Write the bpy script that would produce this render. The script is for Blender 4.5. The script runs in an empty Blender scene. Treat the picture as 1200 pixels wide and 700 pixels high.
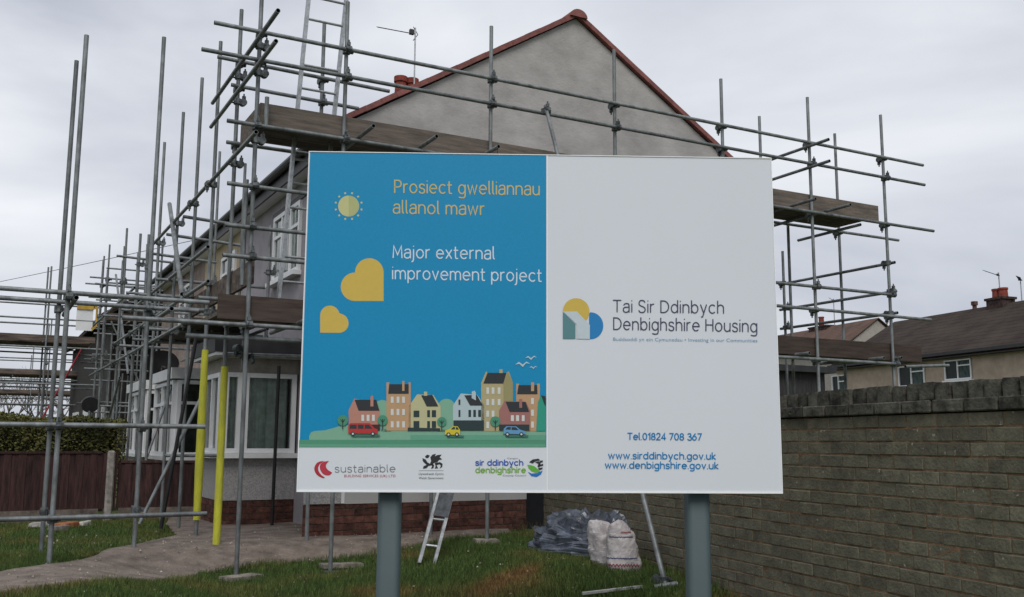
import bpy, bmesh, math, random
from mathutils import Vector, Matrix, noise
import numpy as np
random.seed(7)
S = bpy.context.scene
COL = S.collection
# ------------------------------------------------------------------ camera
f, TILT, ROLL, YAW, EYE = 1151.5, .14558, .00512, .49608, 1.2
fw = Vector((math.sin(YAW)*math.cos(TILT), math.cos(YAW)*math.cos(TILT), math.sin(TILT)))
r0 = Vector((math.cos(YAW), -math.sin(YAW), 0)); u0 = r0.cross(fw)
rt = r0*math.cos(ROLL)+u0*math.sin(ROLL); up = u0*math.cos(ROLL)-r0*math.sin(ROLL)
cam = bpy.data.cameras.new('camera'); co = bpy.data.objects.new('camera', cam); COL.objects.link(co)
M = Matrix((rt, up, -fw)).transposed().to_4x4(); M.translation = (0, 0, EYE)
co.matrix_world = M
cam.sensor_width = 36; cam.lens = f/1200*36; cam.clip_end = 3000; cam.clip_start = .1
S.camera = co
S.render.resolution_x, S.render.resolution_y = 1024, 597
# ------------------------------------------------------------------ sky and sun
SUN_EL, SUN_AZ = math.radians(48), math.radians(205)   # soft light from behind the camera, to its left
w = bpy.data.worlds.new('World'); S.world = w; w.use_nodes = True
nt = w.node_tree; nt.nodes.clear()
out = nt.nodes.new('ShaderNodeOutputWorld'); bg = nt.nodes.new('ShaderNodeBackground')
sky = nt.nodes.new('ShaderNodeTexSky'); sky.sky_type = 'NISHITA'; sky.sun_disc = False
sky.sun_elevation = SUN_EL; sky.sun_rotation = SUN_AZ; sky.dust_density = 4
tc = nt.nodes.new('ShaderNodeTexCoord')
mp = nt.nodes.new('ShaderNodeMapping'); mp.inputs['Scale'].default_value = (1, 1, 3.2); mp.inputs['Location'].default_value = (.3, 1.1, .2)
n1 = nt.nodes.new('ShaderNodeTexNoise'); n1.inputs['Scale'].default_value = 1.5; n1.inputs['Detail'].default_value = 7; n1.inputs['Roughness'].default_value = .48; n1.inputs['Distortion'].default_value = .35
cr = nt.nodes.new('ShaderNodeValToRGB')
cr.color_ramp.elements[0].position = .36; cr.color_ramp.elements[0].color = (4.35, 4.68, 5.5, 1)
cr.color_ramp.elements[1].position = .66; cr.color_ramp.elements[1].color = (8.5, 8.7, 9.1, 1)
mx = nt.nodes.new('ShaderNodeMixRGB'); mx.inputs[0].default_value = .94
nt.links.new(tc.outputs['Generated'], mp.inputs['Vector']); nt.links.new(mp.outputs[0], n1.inputs['Vector'])
nt.links.new(n1.outputs['Fac'], cr.inputs[0]); nt.links.new(sky.outputs[0], mx.inputs[1]); nt.links.new(cr.outputs[0], mx.inputs[2])
nt.links.new(mx.outputs[0], bg.inputs[0]); bg.inputs[1].default_value = .1
nt.links.new(bg.outputs[0], out.inputs[0])
sl = bpy.data.lights.new('sun', 'SUN'); sl.energy = 1.5; sl.angle = math.radians(30); sl.color = (1, .97, .93)
so = bpy.data.objects.new('sun', sl); COL.objects.link(so)
so.rotation_euler = (math.pi/2-SUN_EL, 0, math.pi-SUN_AZ)
S.view_settings.view_transform = 'Standard'; S.view_settings.look = 'None'; S.view_settings.exposure = .12; S.view_settings.gamma = 1
S.render.engine = 'CYCLES'

# ------------------------------------------------------------------ materials
MATS = {}
def mat(name, col, rough=.8, metal=0, var=.18, scale=6, bump=0, bscale=60, col2=None, rnd=0, stretch=None, island=0, spec=.35, alpha=None, speck=0, world=0):
    """base colour varied by noise (var), per-object (rnd) and per-island value variation, bump relief"""
    if name in MATS: return MATS[name]
    m = bpy.data.materials.new(name); m.use_nodes = True; t = m.node_tree; N = t.nodes; L = t.links
    b = N['Principled BSDF']; b.inputs['Roughness'].default_value = rough; b.inputs['Metallic'].default_value = metal
    b.inputs['Specular IOR Level'].default_value = spec
    c = N.new('ShaderNodeTexCoord'); mpp = N.new('ShaderNodeMapping'); L.new(c.outputs['Object'], mpp.inputs[0])
    if stretch: mpp.inputs['Scale'].default_value = stretch
    if rnd:
        oi = N.new('ShaderNodeObjectInfo'); va = N.new('ShaderNodeVectorMath'); va.operation = 'SCALE'
        cb = N.new('ShaderNodeCombineXYZ')
        for k in range(3): L.new(oi.outputs['Random'], cb.inputs[k])
        L.new(cb.outputs[0], va.inputs[0]); va.inputs['Scale'].default_value = 37
        L.new(va.outputs[0], mpp.inputs['Location'])
    nz = N.new('ShaderNodeTexNoise'); nz.inputs['Scale'].default_value = scale; nz.inputs['Detail'].default_value = 6; nz.inputs['Roughness'].default_value = .65
    L.new(mpp.outputs[0], nz.inputs['Vector'])
    mix = N.new('ShaderNodeMixRGB'); c2 = col2 or tuple(max(0, x*(1-2.2*var)) for x in col)
    mr = N.new('ShaderNodeMapRange'); mr.inputs[1].default_value = .32; mr.inputs[2].default_value = .68
    L.new(nz.outputs['Fac'], mr.inputs[0]); L.new(mr.outputs[0], mix.inputs[0])
    mix.inputs[1].default_value = (*[min(1, x*(1+var*.6)) for x in col], 1) if not col2 else (*col, 1); mix.inputs[2].default_value = (*c2, 1)
    last = mix.outputs[0]
    for amt, kind in ((rnd, 'o'), (island, 'i')):
        if not amt: continue
        src = (N.new('ShaderNodeObjectInfo').outputs['Random'] if kind == 'o' else N.new('ShaderNodeNewGeometry').outputs['Random Per Island'])
        r = N.new('ShaderNodeMapRange'); r.inputs[3].default_value = 1-amt; r.inputs[4].default_value = 1+amt
        L.new(src, r.inputs[0]); hv = N.new('ShaderNodeHueSaturation'); L.new(r.outputs[0], hv.inputs['Value']); L.new(last, hv.inputs['Color']); last = hv.outputs[0]
    if speck:      # pale lichen and mortar spots
        vz = N.new('ShaderNodeTexNoise'); vz.inputs['Scale'].default_value = speck; vz.inputs['Detail'].default_value = 3; L.new(mpp.outputs[0], vz.inputs['Vector'])
        vr = N.new('ShaderNodeMapRange'); vr.inputs[1].default_value = .70; vr.inputs[2].default_value = .74; vr.inputs[4].default_value = .8; L.new(vz.outputs['Fac'], vr.inputs[0])
        ms = N.new('ShaderNodeMixRGB'); L.new(vr.outputs[0], ms.inputs[0]); L.new(last, ms.inputs[1]); ms.inputs[2].default_value = (.36, .35, .30, 1); last = ms.outputs[0]
    L.new(last, b.inputs['Base Color'])
    if bump:
        nb = N.new('ShaderNodeTexNoise'); nb.inputs['Scale'].default_value = bscale; nb.inputs['Detail'].default_value = 4
        L.new(mpp.outputs[0], nb.inputs['Vector'])
        bp_ = N.new('ShaderNodeBump'); bp_.inputs['Strength'].default_value = bump; bp_.inputs['Distance'].default_value = .01
        L.new(nb.outputs['Fac'], bp_.inputs['Height']); L.new(bp_.outputs[0], b.inputs['Normal'])
    MATS[name] = m; return m
def flat(name, col, rough=.45):
    return mat('print_'+name, col, rough, var=.02, scale=40, spec=.3)

TUBE = mat('galvanised_tube', (.25, .272, .28), .5, .35, var=.3, scale=11, bump=.15, bscale=40, rnd=.16, col2=(.10, .105, .105), stretch=(1, 1, .45))
SPECK = 1
TUBE_IN = mat('tube_bore', (.03, .03, .03), .9)
TUBE_BLACK = mat('black_tube', (.018, .018, .02), .5, .2)
CLAMP = mat('coupler_steel', (.16, .175, .18), .55, .5, var=.4, scale=30, rnd=.3)
YELLOW = mat('yellow_foam', (.55, .55, .04), .75, var=.2, scale=13, bump=.6, bscale=25, col2=(.36, .35, .05), stretch=(1, 1, .3))
BOARD = mat('scaffold_board', (.165, .135, .112), .9, var=.4, scale=5, stretch=(.6, 3, 6), bump=.3, bscale=30, rnd=.3, col2=(.07, .058, .05))
DBOARD = mat('old_board', (.15, .115, .095), .9, var=.4, scale=3, stretch=(.5, 3, 5), rnd=.25)
RENDER = mat('cement_render', (.43, .415, .40), .92, var=.13, scale=2.6, bump=.4, bscale=34, col2=(.29, .275, .265), stretch=(.7, 1, 1.0))
LILAC = mat('lilac_grey_render', (.34, .32, .345), .9, var=.1, scale=3, bump=.4, bscale=90)
CREAM = mat('cream_render', (.48, .39, .26), .9, var=.1, scale=3, bump=.4, bscale=90)
BUFF = mat('brown_pebbledash', (.30, .235, .205), .95, var=.18, scale=5, bump=.5, bscale=80)
DASH = mat('grey_pebbledash', (.46, .45, .45), .95, var=.45, scale=70, bump=.9, bscale=120, col2=(.22, .215, .21))
UPVC = mat('white_upvc', (.72, .73, .74), .35, var=.05, scale=3)
GREYPAINT = mat('grey_painted_panel', (.42, .42, .41), .7, var=.06, scale=2)
DARKF = mat('black_fascia', (.03, .03, .033), .5)
REDBRICK = mat('red_plinth_brick', (.11, .045, .034), .9, var=.35, scale=12, bump=.4, bscale=60, rnd=.3)
MORTAR = mat('dark_mortar', (.11, .085, .065), .95, var=.3, scale=20)
GBRICK = mat('grey_garden_brick', (.165, .153, .108), .95, var=.25, scale=11, bump=.7, bscale=60, rnd=.17, island=0, col2=(.088, .083, .062), speck=26)
GBRICK2 = mat('grey_garden_brick_far', (.165, .153, .108), .95, var=.25, scale=11, bump=.7, bscale=60, island=.17, col2=(.088, .083, .062), speck=26)
CBRICK = mat('weathered_coping_brick', (.095, .09, .074), .95, var=.4, scale=9, bump=.9, bscale=40, rnd=.3, speck=16)
GMORT = mat('brown_mortar', (.20, .125, .072), .98, var=.3, scale=14, bump=.4)
VERGE = mat('red_verge_tile', (.27, .10, .088), .85, var=.25, scale=14, rnd=.16, col2=(.15, .062, .056), bump=.4)
ROOF = mat('dark_roof_tile', (.062, .052, .048), .9, var=.3, scale=4, island=.3)
POT = mat('terracotta_pot', (.27, .055, .038), .8, var=.25, scale=9)
STACK = mat('stack_brick', (.16, .08, .06), .9, var=.4, scale=12)
FENCE = mat('dark_fence_board', (.055, .025, .023), .85, var=.35, scale=6, stretch=(4, 4, .6), rnd=.35)
CONC = mat('concrete_post', (.30, .275, .25), .95, var=.25, scale=14, bump=.4)
POSTM = mat('grey_painted_post', (.05, .078, .086), .6, .0, var=.06, scale=3, spec=.5)
GLASS = mat('window_glass', (.02, .024, .026), .06, spec=.8, var=.1)
CURTAIN = mat('net_curtain', (.78, .84, .82), .9, var=.2, scale=8)
ALU = mat('ladder_aluminium', (.42, .44, .45), .4, .6, var=.2, scale=20)
FOL = mat('hedge_leaf', (.115, .108, .038), .8, var=.3, scale=1.2, island=.35, col2=(.04, .048, .016), spec=.1)
BARK = mat('bare_twig', (.16, .14, .12), .9)

def shade_clear(m): pass
# lawn
def lawn_mat(name, island):
    m = bpy.data.materials.new(name); m.use_nodes = True; t = m.node_tree; N = t.nodes; L = t.links; b = N['Principled BSDF']
    b.inputs['Roughness'].default_value = .85; b.inputs['Specular IOR Level'].default_value = .2
    c = N.new('ShaderNodeTexCoord')
    a = N.new('ShaderNodeTexNoise'); a.inputs['Scale'].default_value = 1.05; a.inputs['Detail'].default_value = 5; a.inputs['Distortion'].default_value = .6
    d = N.new('ShaderNodeTexNoise'); d.inputs['Scale'].default_value = 16; d.inputs['Detail'].default_value = 6
    L.new(c.outputs['Object'], a.inputs[0]); L.new(c.outputs['Object'], d.inputs[0])
    r1 = N.new('ShaderNodeValToRGB'); e = r1.color_ramp.elements
    e[0].position = .45; e[0].color = (.062, .098, .026, 1); e[1].position = .68; e[1].color = (.17, .105, .042, 1)
    e2 = r1.color_ramp.elements.new(.57); e2.color = (.10, .115, .034, 1)
    # one worn brown patch trodden into the lawn below the sign
    sb = N.new('ShaderNodeVectorMath'); sb.operation = 'SUBTRACT'; sb.inputs[1].default_value = (4.05, 7.0, .15); L.new(c.outputs['Object'], sb.inputs[0])
    sq = N.new('ShaderNodeVectorMath'); sq.operation = 'MULTIPLY'; sq.inputs[1].default_value = (1.3, .85, 1); L.new(sb.outputs[0], sq.inputs[0])
    ln = N.new('ShaderNodeVectorMath'); ln.operation = 'LENGTH'; L.new(sq.outputs[0], ln.inputs[0])
    pr = N.new('ShaderNodeMapRange'); pr.inputs[1].default_value = .15; pr.inputs[2].default_value = .95; pr.inputs[3].default_value = .115; pr.inputs[4].default_value = -.02; L.new(ln.outputs['Value'], pr.inputs[0])
    ad = N.new('ShaderNodeMath'); ad.operation = 'ADD'; L.new(a.outputs['Fac'], ad.inputs[0]); L.new(pr.outputs[0], ad.inputs[1]); L.new(ad.outputs[0], r1.inputs[0])
    r2 = N.new('ShaderNodeMapRange'); r2.inputs[1].default_value = .3; r2.inputs[2].default_value = .7; r2.inputs[3].default_value = .5; r2.inputs[4].default_value = 1.35
    L.new(d.outputs['Fac'], r2.inputs[0])
    h = N.new('ShaderNodeHueSaturation'); L.new(r1.outputs[0], h.inputs['Color']); L.new(r2.outputs[0], h.inputs['Value']); last = h
    if island:
        g = N.new('ShaderNodeNewGeometry'); r3 = N.new('ShaderNodeMapRange'); r3.inputs[3].default_value = .55; r3.inputs[4].default_value = 1.6
        L.new(g.outputs['Random Per Island'], r3.inputs[0]); h2 = N.new('ShaderNodeHueSaturation'); L.new(h.outputs[0], h2.inputs['Color']); L.new(r3.outputs[0], h2.inputs['Value']); last = h2
    L.new(last.outputs[0], b.inputs['Base Color']); return m
LAWN = lawn_mat('lawn_soil', False); BLADE = lawn_mat('grass_blade', True)
PATHM = mat('path_concrete', (.25, .205, .175), .95, var=.35, scale=5, bump=1, bscale=45, col2=(.10, .08, .066), speck=26)

# ------------------------------------------------------------------ helpers
def link(name, me, m=None, parent=None, loc=(0, 0, 0)):
    o = bpy.data.objects.new(name, me); COL.objects.link(o); o.location = loc
    if m is not None and not me.materials: me.materials.append(m)
    if parent: o.parent = parent
    return o
def tag(o, label=None, cat=None, group=None, kind=None):
    if label: o['label'] = label
    if cat: o['category'] = cat
    if group: o['group'] = group
    if kind: o['kind'] = kind
    return o
def thing(name, label, cat, loc=(0, 0, 0), group=None):
    o = bpy.data.objects.new(name, None); COL.objects.link(o); o.location = loc; o.empty_display_size = .2
    return tag(o, label, cat, group)
class MB:
    def __init__(s): s.v = []; s.f = []; s.mi = []
    def add(s, vs, fs, mi=0):
        k = len(s.v); s.v += [tuple(v) for v in vs]; s.f += [tuple(i+k for i in q) for q in fs]; s.mi += [mi]*len(fs)
    def box(s, a, b, mi=0):
        (x0, y0, z0), (x1, y1, z1) = a, b
        s.add([(x0, y0, z0), (x1, y0, z0), (x1, y1, z0), (x0, y1, z0), (x0, y0, z1), (x1, y0, z1), (x1, y1, z1), (x0, y1, z1)],
              [(0, 3, 2, 1), (4, 5, 6, 7), (0, 1, 5, 4), (1, 2, 6, 5), (2, 3, 7, 6), (3, 0, 4, 7)], mi)
    def obox(s, c, ax, ay, az, mi=0):      # oriented box: centre and three half vectors
        c, ax, ay, az = map(Vector, (c, ax, ay, az)); V = []
        for k in (-1, 1):
            for i, j in ((-1, -1), (1, -1), (1, 1), (-1, 1)): V.append(c+ax*i+ay*j+az*k)
        s.add(V, [(0, 3, 2, 1), (4, 5, 6, 7), (0, 1, 5, 4), (1, 2, 6, 5), (2, 3, 7, 6), (3, 0, 4, 7)], mi)
    def prism(s, poly, y0, y1, axis='y', mi=0):   # poly in the two other axes
        n = len(poly)
        def P(a, b, c): return {'y': (a, c, b), 'z': (a, b, c), 'x': (c, a, b)}[axis]
        V = [P(a, b, y0) for a, b in poly]+[P(a, b, y1) for a, b in poly]
        F = [tuple(range(n)), tuple(range(2*n-1, n-1, -1))]+[(i, i+n, (i+1) % n+n, (i+1) % n) for i in range(n)]
        s.add(V, F, mi)
    def cyl(s, p0, p1, r, n=10, mi=0, r1=None, cap=True):
        p0, p1 = Vector(p0), Vector(p1); d = (p1-p0).normalized(); a = d.orthogonal().normalized(); b = d.cross(a); r1 = r if r1 is None else r1
        V = [p0+(a*math.cos(t)+b*math.sin(t))*r for t in [2*math.pi*i/n for i in range(n)]]+[p1+(a*math.cos(t)+b*math.sin(t))*r1 for t in [2*math.pi*i/n for i in range(n)]]
        F = [(i, (i+1) % n, (i+1) % n+n, i+n) for i in range(n)]
        if cap: F += [tuple(range(n-1, -1, -1)), tuple(range(n, 2*n))]
        s.add(V, F, mi)
    def mesh(s, name, smooth=False, recalc=True):
        me = bpy.data.meshes.new(name); me.from_pydata(s.v, [], s.f)
        if any(s.mi): me.polygons.foreach_set('material_index', s.mi)
        if recalc:
            bm = bmesh.new(); bm.from_mesh(me); bmesh.ops.recalc_face_normals(bm, faces=bm.faces); bm.to_mesh(me); bm.free()
        if smooth: me.shade_smooth()
        me.update(); return me
    def build(s, name, m, parent=None, smooth=False, loc=(0, 0, 0), mats=None):
        me = s.mesh(name, smooth)
        for q in (mats or [m]): me.materials.append(q)
        return link(name, me, None, parent, loc)
def bevel(me, wdt=.004, seg=2):
    bm = bmesh.new(); bm.from_mesh(me); bmesh.ops.bevel(bm, geom=bm.edges[:], offset=wdt, segments=seg, affect='EDGES'); bm.to_mesh(me); bm.free()
def box(name, a, b, m, parent=None, bev=0):
    B = MB(); B.box(a, b); me = B.mesh(name)
    if bev: bevel(me, bev)
    me.materials.append(m); return link(name, me, None, parent)
def sst(t): t = min(1, max(0, t)); return t*t*(3-2*t)
def gz(x, y):
    z = .2-.2*sst((9.9-y)/.9)*sst((4.6-x)/1.6)*sst((x-.6)/1.3)
    return z-.5*sst((6.5-y)/4)

# ------------------------------------------------------------------ ground
def axis_pts(lo, hi, step, far):
    a = [lo-far, lo-far*.3, lo-far*.1, lo-12, lo-4]; k = lo
    while k < hi: a.append(k); k += step
    return a+[hi, hi+4, hi+12, hi+far*.1, hi+far*.3, hi+far]
xs = axis_pts(-3, 13, .25, 900); ys = axis_pts(2, 20, .25, 900)
V = []; F = []
for y in ys:
    for x in xs: V.append((x, y, gz(x, y)+.012*noise.noise(Vector((x*1.3, y*1.3, 0)))-.012))
nx = len(xs)
for j in range(len(ys)-1):
    for i in range(nx-1): F.append((j*nx+i, j*nx+i+1, (j+1)*nx+i+1, (j+1)*nx+i))
me = bpy.data.meshes.new('ground'); me.from_pydata(V, [], F); me.shade_smooth()
tag(link('ground', me, LAWN), 'green and brown lawn and open ground', kind='structure')
near = [(-2.2, 6.1), (-1, 6.75), (.22, 7.34), (.91, 7.98), (1.4, 8.62), (1.86, 9.25), (2.39, 9.39), (3.24, 9.42), (3.95, 9.44), (4.79, 9.56), (5.3, 9.75)]
farr = [(-2.2, 7.2), (-1, 7.85), (.25, 8.49), (.77, 9.07), (1.18, 9.86), (1.94, 10.93), (2.1, 12.6), (2.4, 13.9), (3.49, 13.9), (3.49, 10.5), (5.6, 10.5)]
def lerp_list(L, t):
    t *= len(L)-1; i = min(int(t), len(L)-2); t -= i
    return (L[i][0]*(1-t)+L[i+1][0]*t, L[i][1]*(1-t)+L[i+1][1]*t)
V = []; F = []; NU, NV = 90, 22
for i in range(NU+1):
    a = lerp_list(near, i/NU); b = lerp_list(farr, i/NU)
    for j in range(NV+1):
        t = j/NV; x = a[0]*(1-t)+b[0]*t; y = a[1]*(1-t)+b[1]*t
        if j == 0 or j == NV: x += .03*noise.noise(Vector((x*5, y*5, 3))); y += .04*noise.noise(Vector((x*5, y*5, 9)))
        V.append((x, y, gz(x, y)+.022+.012*noise.noise(Vector((x*2.5, y*2.5, 1)))))
for i in range(NU):
    for j in range(NV): F.append((i*(NV+1)+j, (i+1)*(NV+1)+j, (i+1)*(NV+1)+j+1, i*(NV+1)+j+1))
k = len(V)
for i in range(NU+1):
    v = V[i*(NV+1)]; V.append((v[0]-.01, v[1]-.03, v[2]-.07))
for i in range(NU): F.append((i*(NV+1), k+i, k+i+1, (i+1)*(NV+1)))
me = bpy.data.meshes.new('path'); me.from_pydata(V, [], F); me.shade_smooth()
tag(link('path', me, PATHM), 'worn brown concrete path round the house', kind='structure')
def in_path(x, y):
    poly = near+farr[::-1]; c = False; j = len(poly)-1
    for i in range(len(poly)):
        (xi, yi), (xj, yj) = poly[i], poly[j]
        if (yi > y) != (yj > y) and x < (xj-xi)*(y-yi)/(yj-yi)+xi: c = not c
        j = i
    return c
rng = np.random.default_rng(3)
def blades(name, n, x0, x1, y0, y1, label, h0=.03, h1=.075, wd=.0035, ok=None):
    vs = []; 
    P = rng.random((n, 2))*[x1-x0, y1-y0]+[x0, y0]
    for x, y in P:
        if in_path(x, y) and random.random() > .006: continue
        if ok and not ok(x, y): continue
        cl = noise.noise(Vector((x*2.2, y*2.2, 5)))
        h = (h0+(h1-h0)*random.random())*(1+.5*cl); a = random.random()*6.283; l = h*.7*random.random(); b = a+random.uniform(-1.5, 1.5)
        z = gz(x, y)-.012; dx, dy = math.cos(a)*wd, math.sin(a)*wd
        vs += [(x-dx, y-dy, z), (x+dx, y+dy, z), (x+math.cos(b)*l, y+math.sin(b)*l, z+h)]
    me = bpy.data.meshes.new(name); n = len(vs)//3
    me.from_pydata(vs, [], [(3*i, 3*i+1, 3*i+2) for i in range(n)])
    return tag(link(name, me, BLADE), label, 'grass', kind='stuff')
wallx = lambda y: 4.85+(y-5.85)*.1756
blades('grass', 190000, -.6, 5.7, 5.0, 9.9, 'short green lawn grass below the signboard', ok=lambda x, y: x < wallx(y)-.01)
blades('grass', 45000, -1.5, 2.3, 7.5, 13.9, 'mown grass between the path and the dark fence', h0=.03, h1=.06)
blades('grass', 3500, 4.2, 5.6, 5.0, 9.9, 'taller grass tufts along the foot of the brick wall', h0=.07, h1=.19, wd=.005, ok=lambda x, y: wallx(y)-.13 < x < wallx(y)-.005)

LV = []; LF = []
for i in range(1500):
    x, y = random.uniform(-.8, 5.6), random.uniform(6.2, 11.5)
    if x > wallx(y)-.05 or (not in_path(x, y) and random.random() < .72): continue
    s_ = random.uniform(.003, .012)*(2 if random.random() < .04 else 1); z = gz(x, y)+(.028 if in_path(x, y) else .02); k = len(LV); a = random.random()*6
    LV += [(x+s_*math.cos(a+j*2.09)*random.uniform(.6, 1.3), y+s_*math.sin(a+j*2.09), z) for j in range(3)]+[(x, y, z+s_*1.1)]
    LF += [(k, k+1, k+3), (k+1, k+2, k+3), (k+2, k, k+3)]
me = bpy.data.meshes.new('grit'); me.from_pydata(LV, [], LF)
tag(link('grit', me, mat('pale_grit', (.36, .32, .27), .95, var=.3, scale=3, island=.5)), 'small stones and mortar crumbs scattered over path and lawn', 'grit', kind='stuff')

# ------------------------------------------------------------------ signboard
TH = .46321159; SX, SY, ZB, BW, BH = 2.52688, 4.34544, .95622, 2.44, 1.7462
Ud = Vector((math.cos(TH), -math.sin(TH), 0)); Nd = Vector((-math.sin(TH), -math.cos(TH), 0))   # along the board; towards the viewer
sign = thing('signboard', 'large blue and white housing project signboard standing on two grey posts', 'sign', (SX, SY, 0))
HM = [0.0044968535, 0.00016181431, -1.6593782, 1.5649267e-05, -0.0044475218, 2.5540981, -3.0156779e-05, 0.00013042956]
def art(x, y):       # artwork coordinates -> metres along / up the board
    d = HM[6]*x+HM[7]*y+1
    return ((HM[0]*x+HM[1]*y+HM[2])/d, (HM[3]*x+HM[4]*y+HM[5])/d)
def bpt(u, v, n=0): return Ud*(u-BW/2)+Vector((0, 0, ZB+v))+Nd*n
def slab(name, u0, u1, v0, v1, n0, n1, m, parent=sign):
    B = MB(); B.obox(bpt((u0+u1)/2, (v0+v1)/2, (n0+n1)/2), Ud*(u1-u0)/2, Nd*(n1-n0)/2, Vector((0, 0, (v1-v0)/2)))
    return B.build(name, m, parent)
WHITE = mat('white_sign_face', (.655, .69, .745), .42, var=.006, scale=2, spec=.4)
EDGE = mat('white_edge_trim', (.86, .87, .88), .35, var=.02)
BLUE = mat('blue_sign_print', (.0, .25, .495), .42, var=.05, scale=120, spec=.35)
SPLIT = 1.247
p1 = slab('panel', 0, SPLIT-.001, 0, BH, -.006, 0, WHITE); p1['label'] = 'left panel printed blue with a street scene and logos'
p2 = slab('panel', SPLIT+.001, BW, 0, BH, -.006, 0, WHITE); p2['label'] = 'right plain white panel with housing logo'
for (a, b, c, d) in ((0, BW, -.005, 0.003), (0, BW, BH-.001, BH+.003), (-.003, .001, -.005, BH+.003), (BW-.001, BW+.003, -.005, BH+.003), (SPLIT-.002, SPLIT+.003, .002, BH)):
    slab('edge_trim', a, b, c, d, -.02, .0035 if b-a < 1 else .004, EDGE)
for v in (.25, .85, 1.5):
    slab('rail', .05, BW-.05, v-.025, v+.025, -.05, -.0061, ALU)
# posts: rounded square, behind the board
for px_, lab in ((455, 'left post'), (822, 'right post')):
    u = art(px_, 577)[0]; c = bpt(u, 0, -.115); n = 28; r = .058; prof = []
    for i in range(n):
        t = 2*math.pi*i/n; cx, cy = math.cos(t), math.sin(t); k = r/((abs(cx)**7+abs(cy)**7)**(1/7)); prof.append((cx*k, cy*k))
    B = MB(); V = []
    for z in (-.6, BH+ZB-.06): V += [Vector((c.x, c.y, z))+Ud*a+Nd*b for a, b in prof]
    B.add(V, [(i, (i+1) % n, (i+1) % n+n, i+n) for i in range(n)]+[tuple(range(n, 2*n))])
    o = B.build('post', POSTM, sign); 
    for p in o.data.polygons: p.use_smooth = len(p.vertices) == 4
    o['label'] = lab
LAY = [0]
def poly(name, pts, m, layer=1, parent=p1, px=True):
    """flat print: polygon of artwork points laid on the board"""
    d = .0007*layer
    V = [bpt(*(art(*p) if px else p), d) for p in pts]
    me = bpy.data.meshes.new(name); me.from_pydata(V, [], [tuple(range(len(V)))])
    bm = bmesh.new(); bm.from_mesh(me); bmesh.ops.triangulate(bm, faces=bm.faces)
    for fa in bm.faces:
        if fa.normal.dot(Nd) < 0: fa.normal_flip()
    bm.to_mesh(me); bm.free()
    return link(name, me, m, parent)
def multi(name, polys, m, layer=1, parent=p1):
    return [poly(name, pts, m, layer, parent) for pts in polys]
def arc(cx, cy, r, a0, a1, n=24, ry=None):
    ry = ry or r
    return [(cx+r*math.cos(math.radians(a0+(a1-a0)*i/n)), cy-ry*math.sin(math.radians(a0+(a1-a0)*i/n))) for i in range(n+1)]
def text(s, x0, yb0, x1, yb1, h, m, ref='H', thin=-.006, parent=p1, layer=3, name='lettering', bold=0):
    """lettering fitted between two baseline ends; h = height of ref glyph in artwork units"""
    def mk(t):
        cu = bpy.data.curves.new('t', 'FONT'); cu.body = t; cu.size = 1; cu.offset = thin+bold; cu.resolution_u = 3; cu.space_character = 1.02
        o = bpy.data.objects.new('t', cu); COL.objects.link(o)
        dg = bpy.context.evaluated_depsgraph_get(); me = bpy.data.meshes.new_from_object(o.evaluated_get(dg)); bpy.data.objects.remove(o); return me
    r_ = mk(ref); hr = max(v.co.y for v in r_.vertices); bpy.data.meshes.remove(r_)
    me = mk(s); X = [v.co.x for v in me.vertices]; a, b = min(X), max(X); me.materials.clear()
    bm = bmesh.new(); bm.from_mesh(me)
    for v in bm.verts:
        t = (v.co.x-a)/(b-a); x = x0+(x1-x0)*t; y = yb0+(yb1-yb0)*t-v.co.y/hr*h
        v.co = bpt(*art(x, y), .0007*layer)
    bm.normal_update()
    for fa in bm.faces:
        if fa.normal.dot(Nd) < 0: fa.normal_flip()
    bm.to_mesh(me); bm.free(); me.name = name; me.materials.append(m)
    return link(name, me, None, parent)

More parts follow.
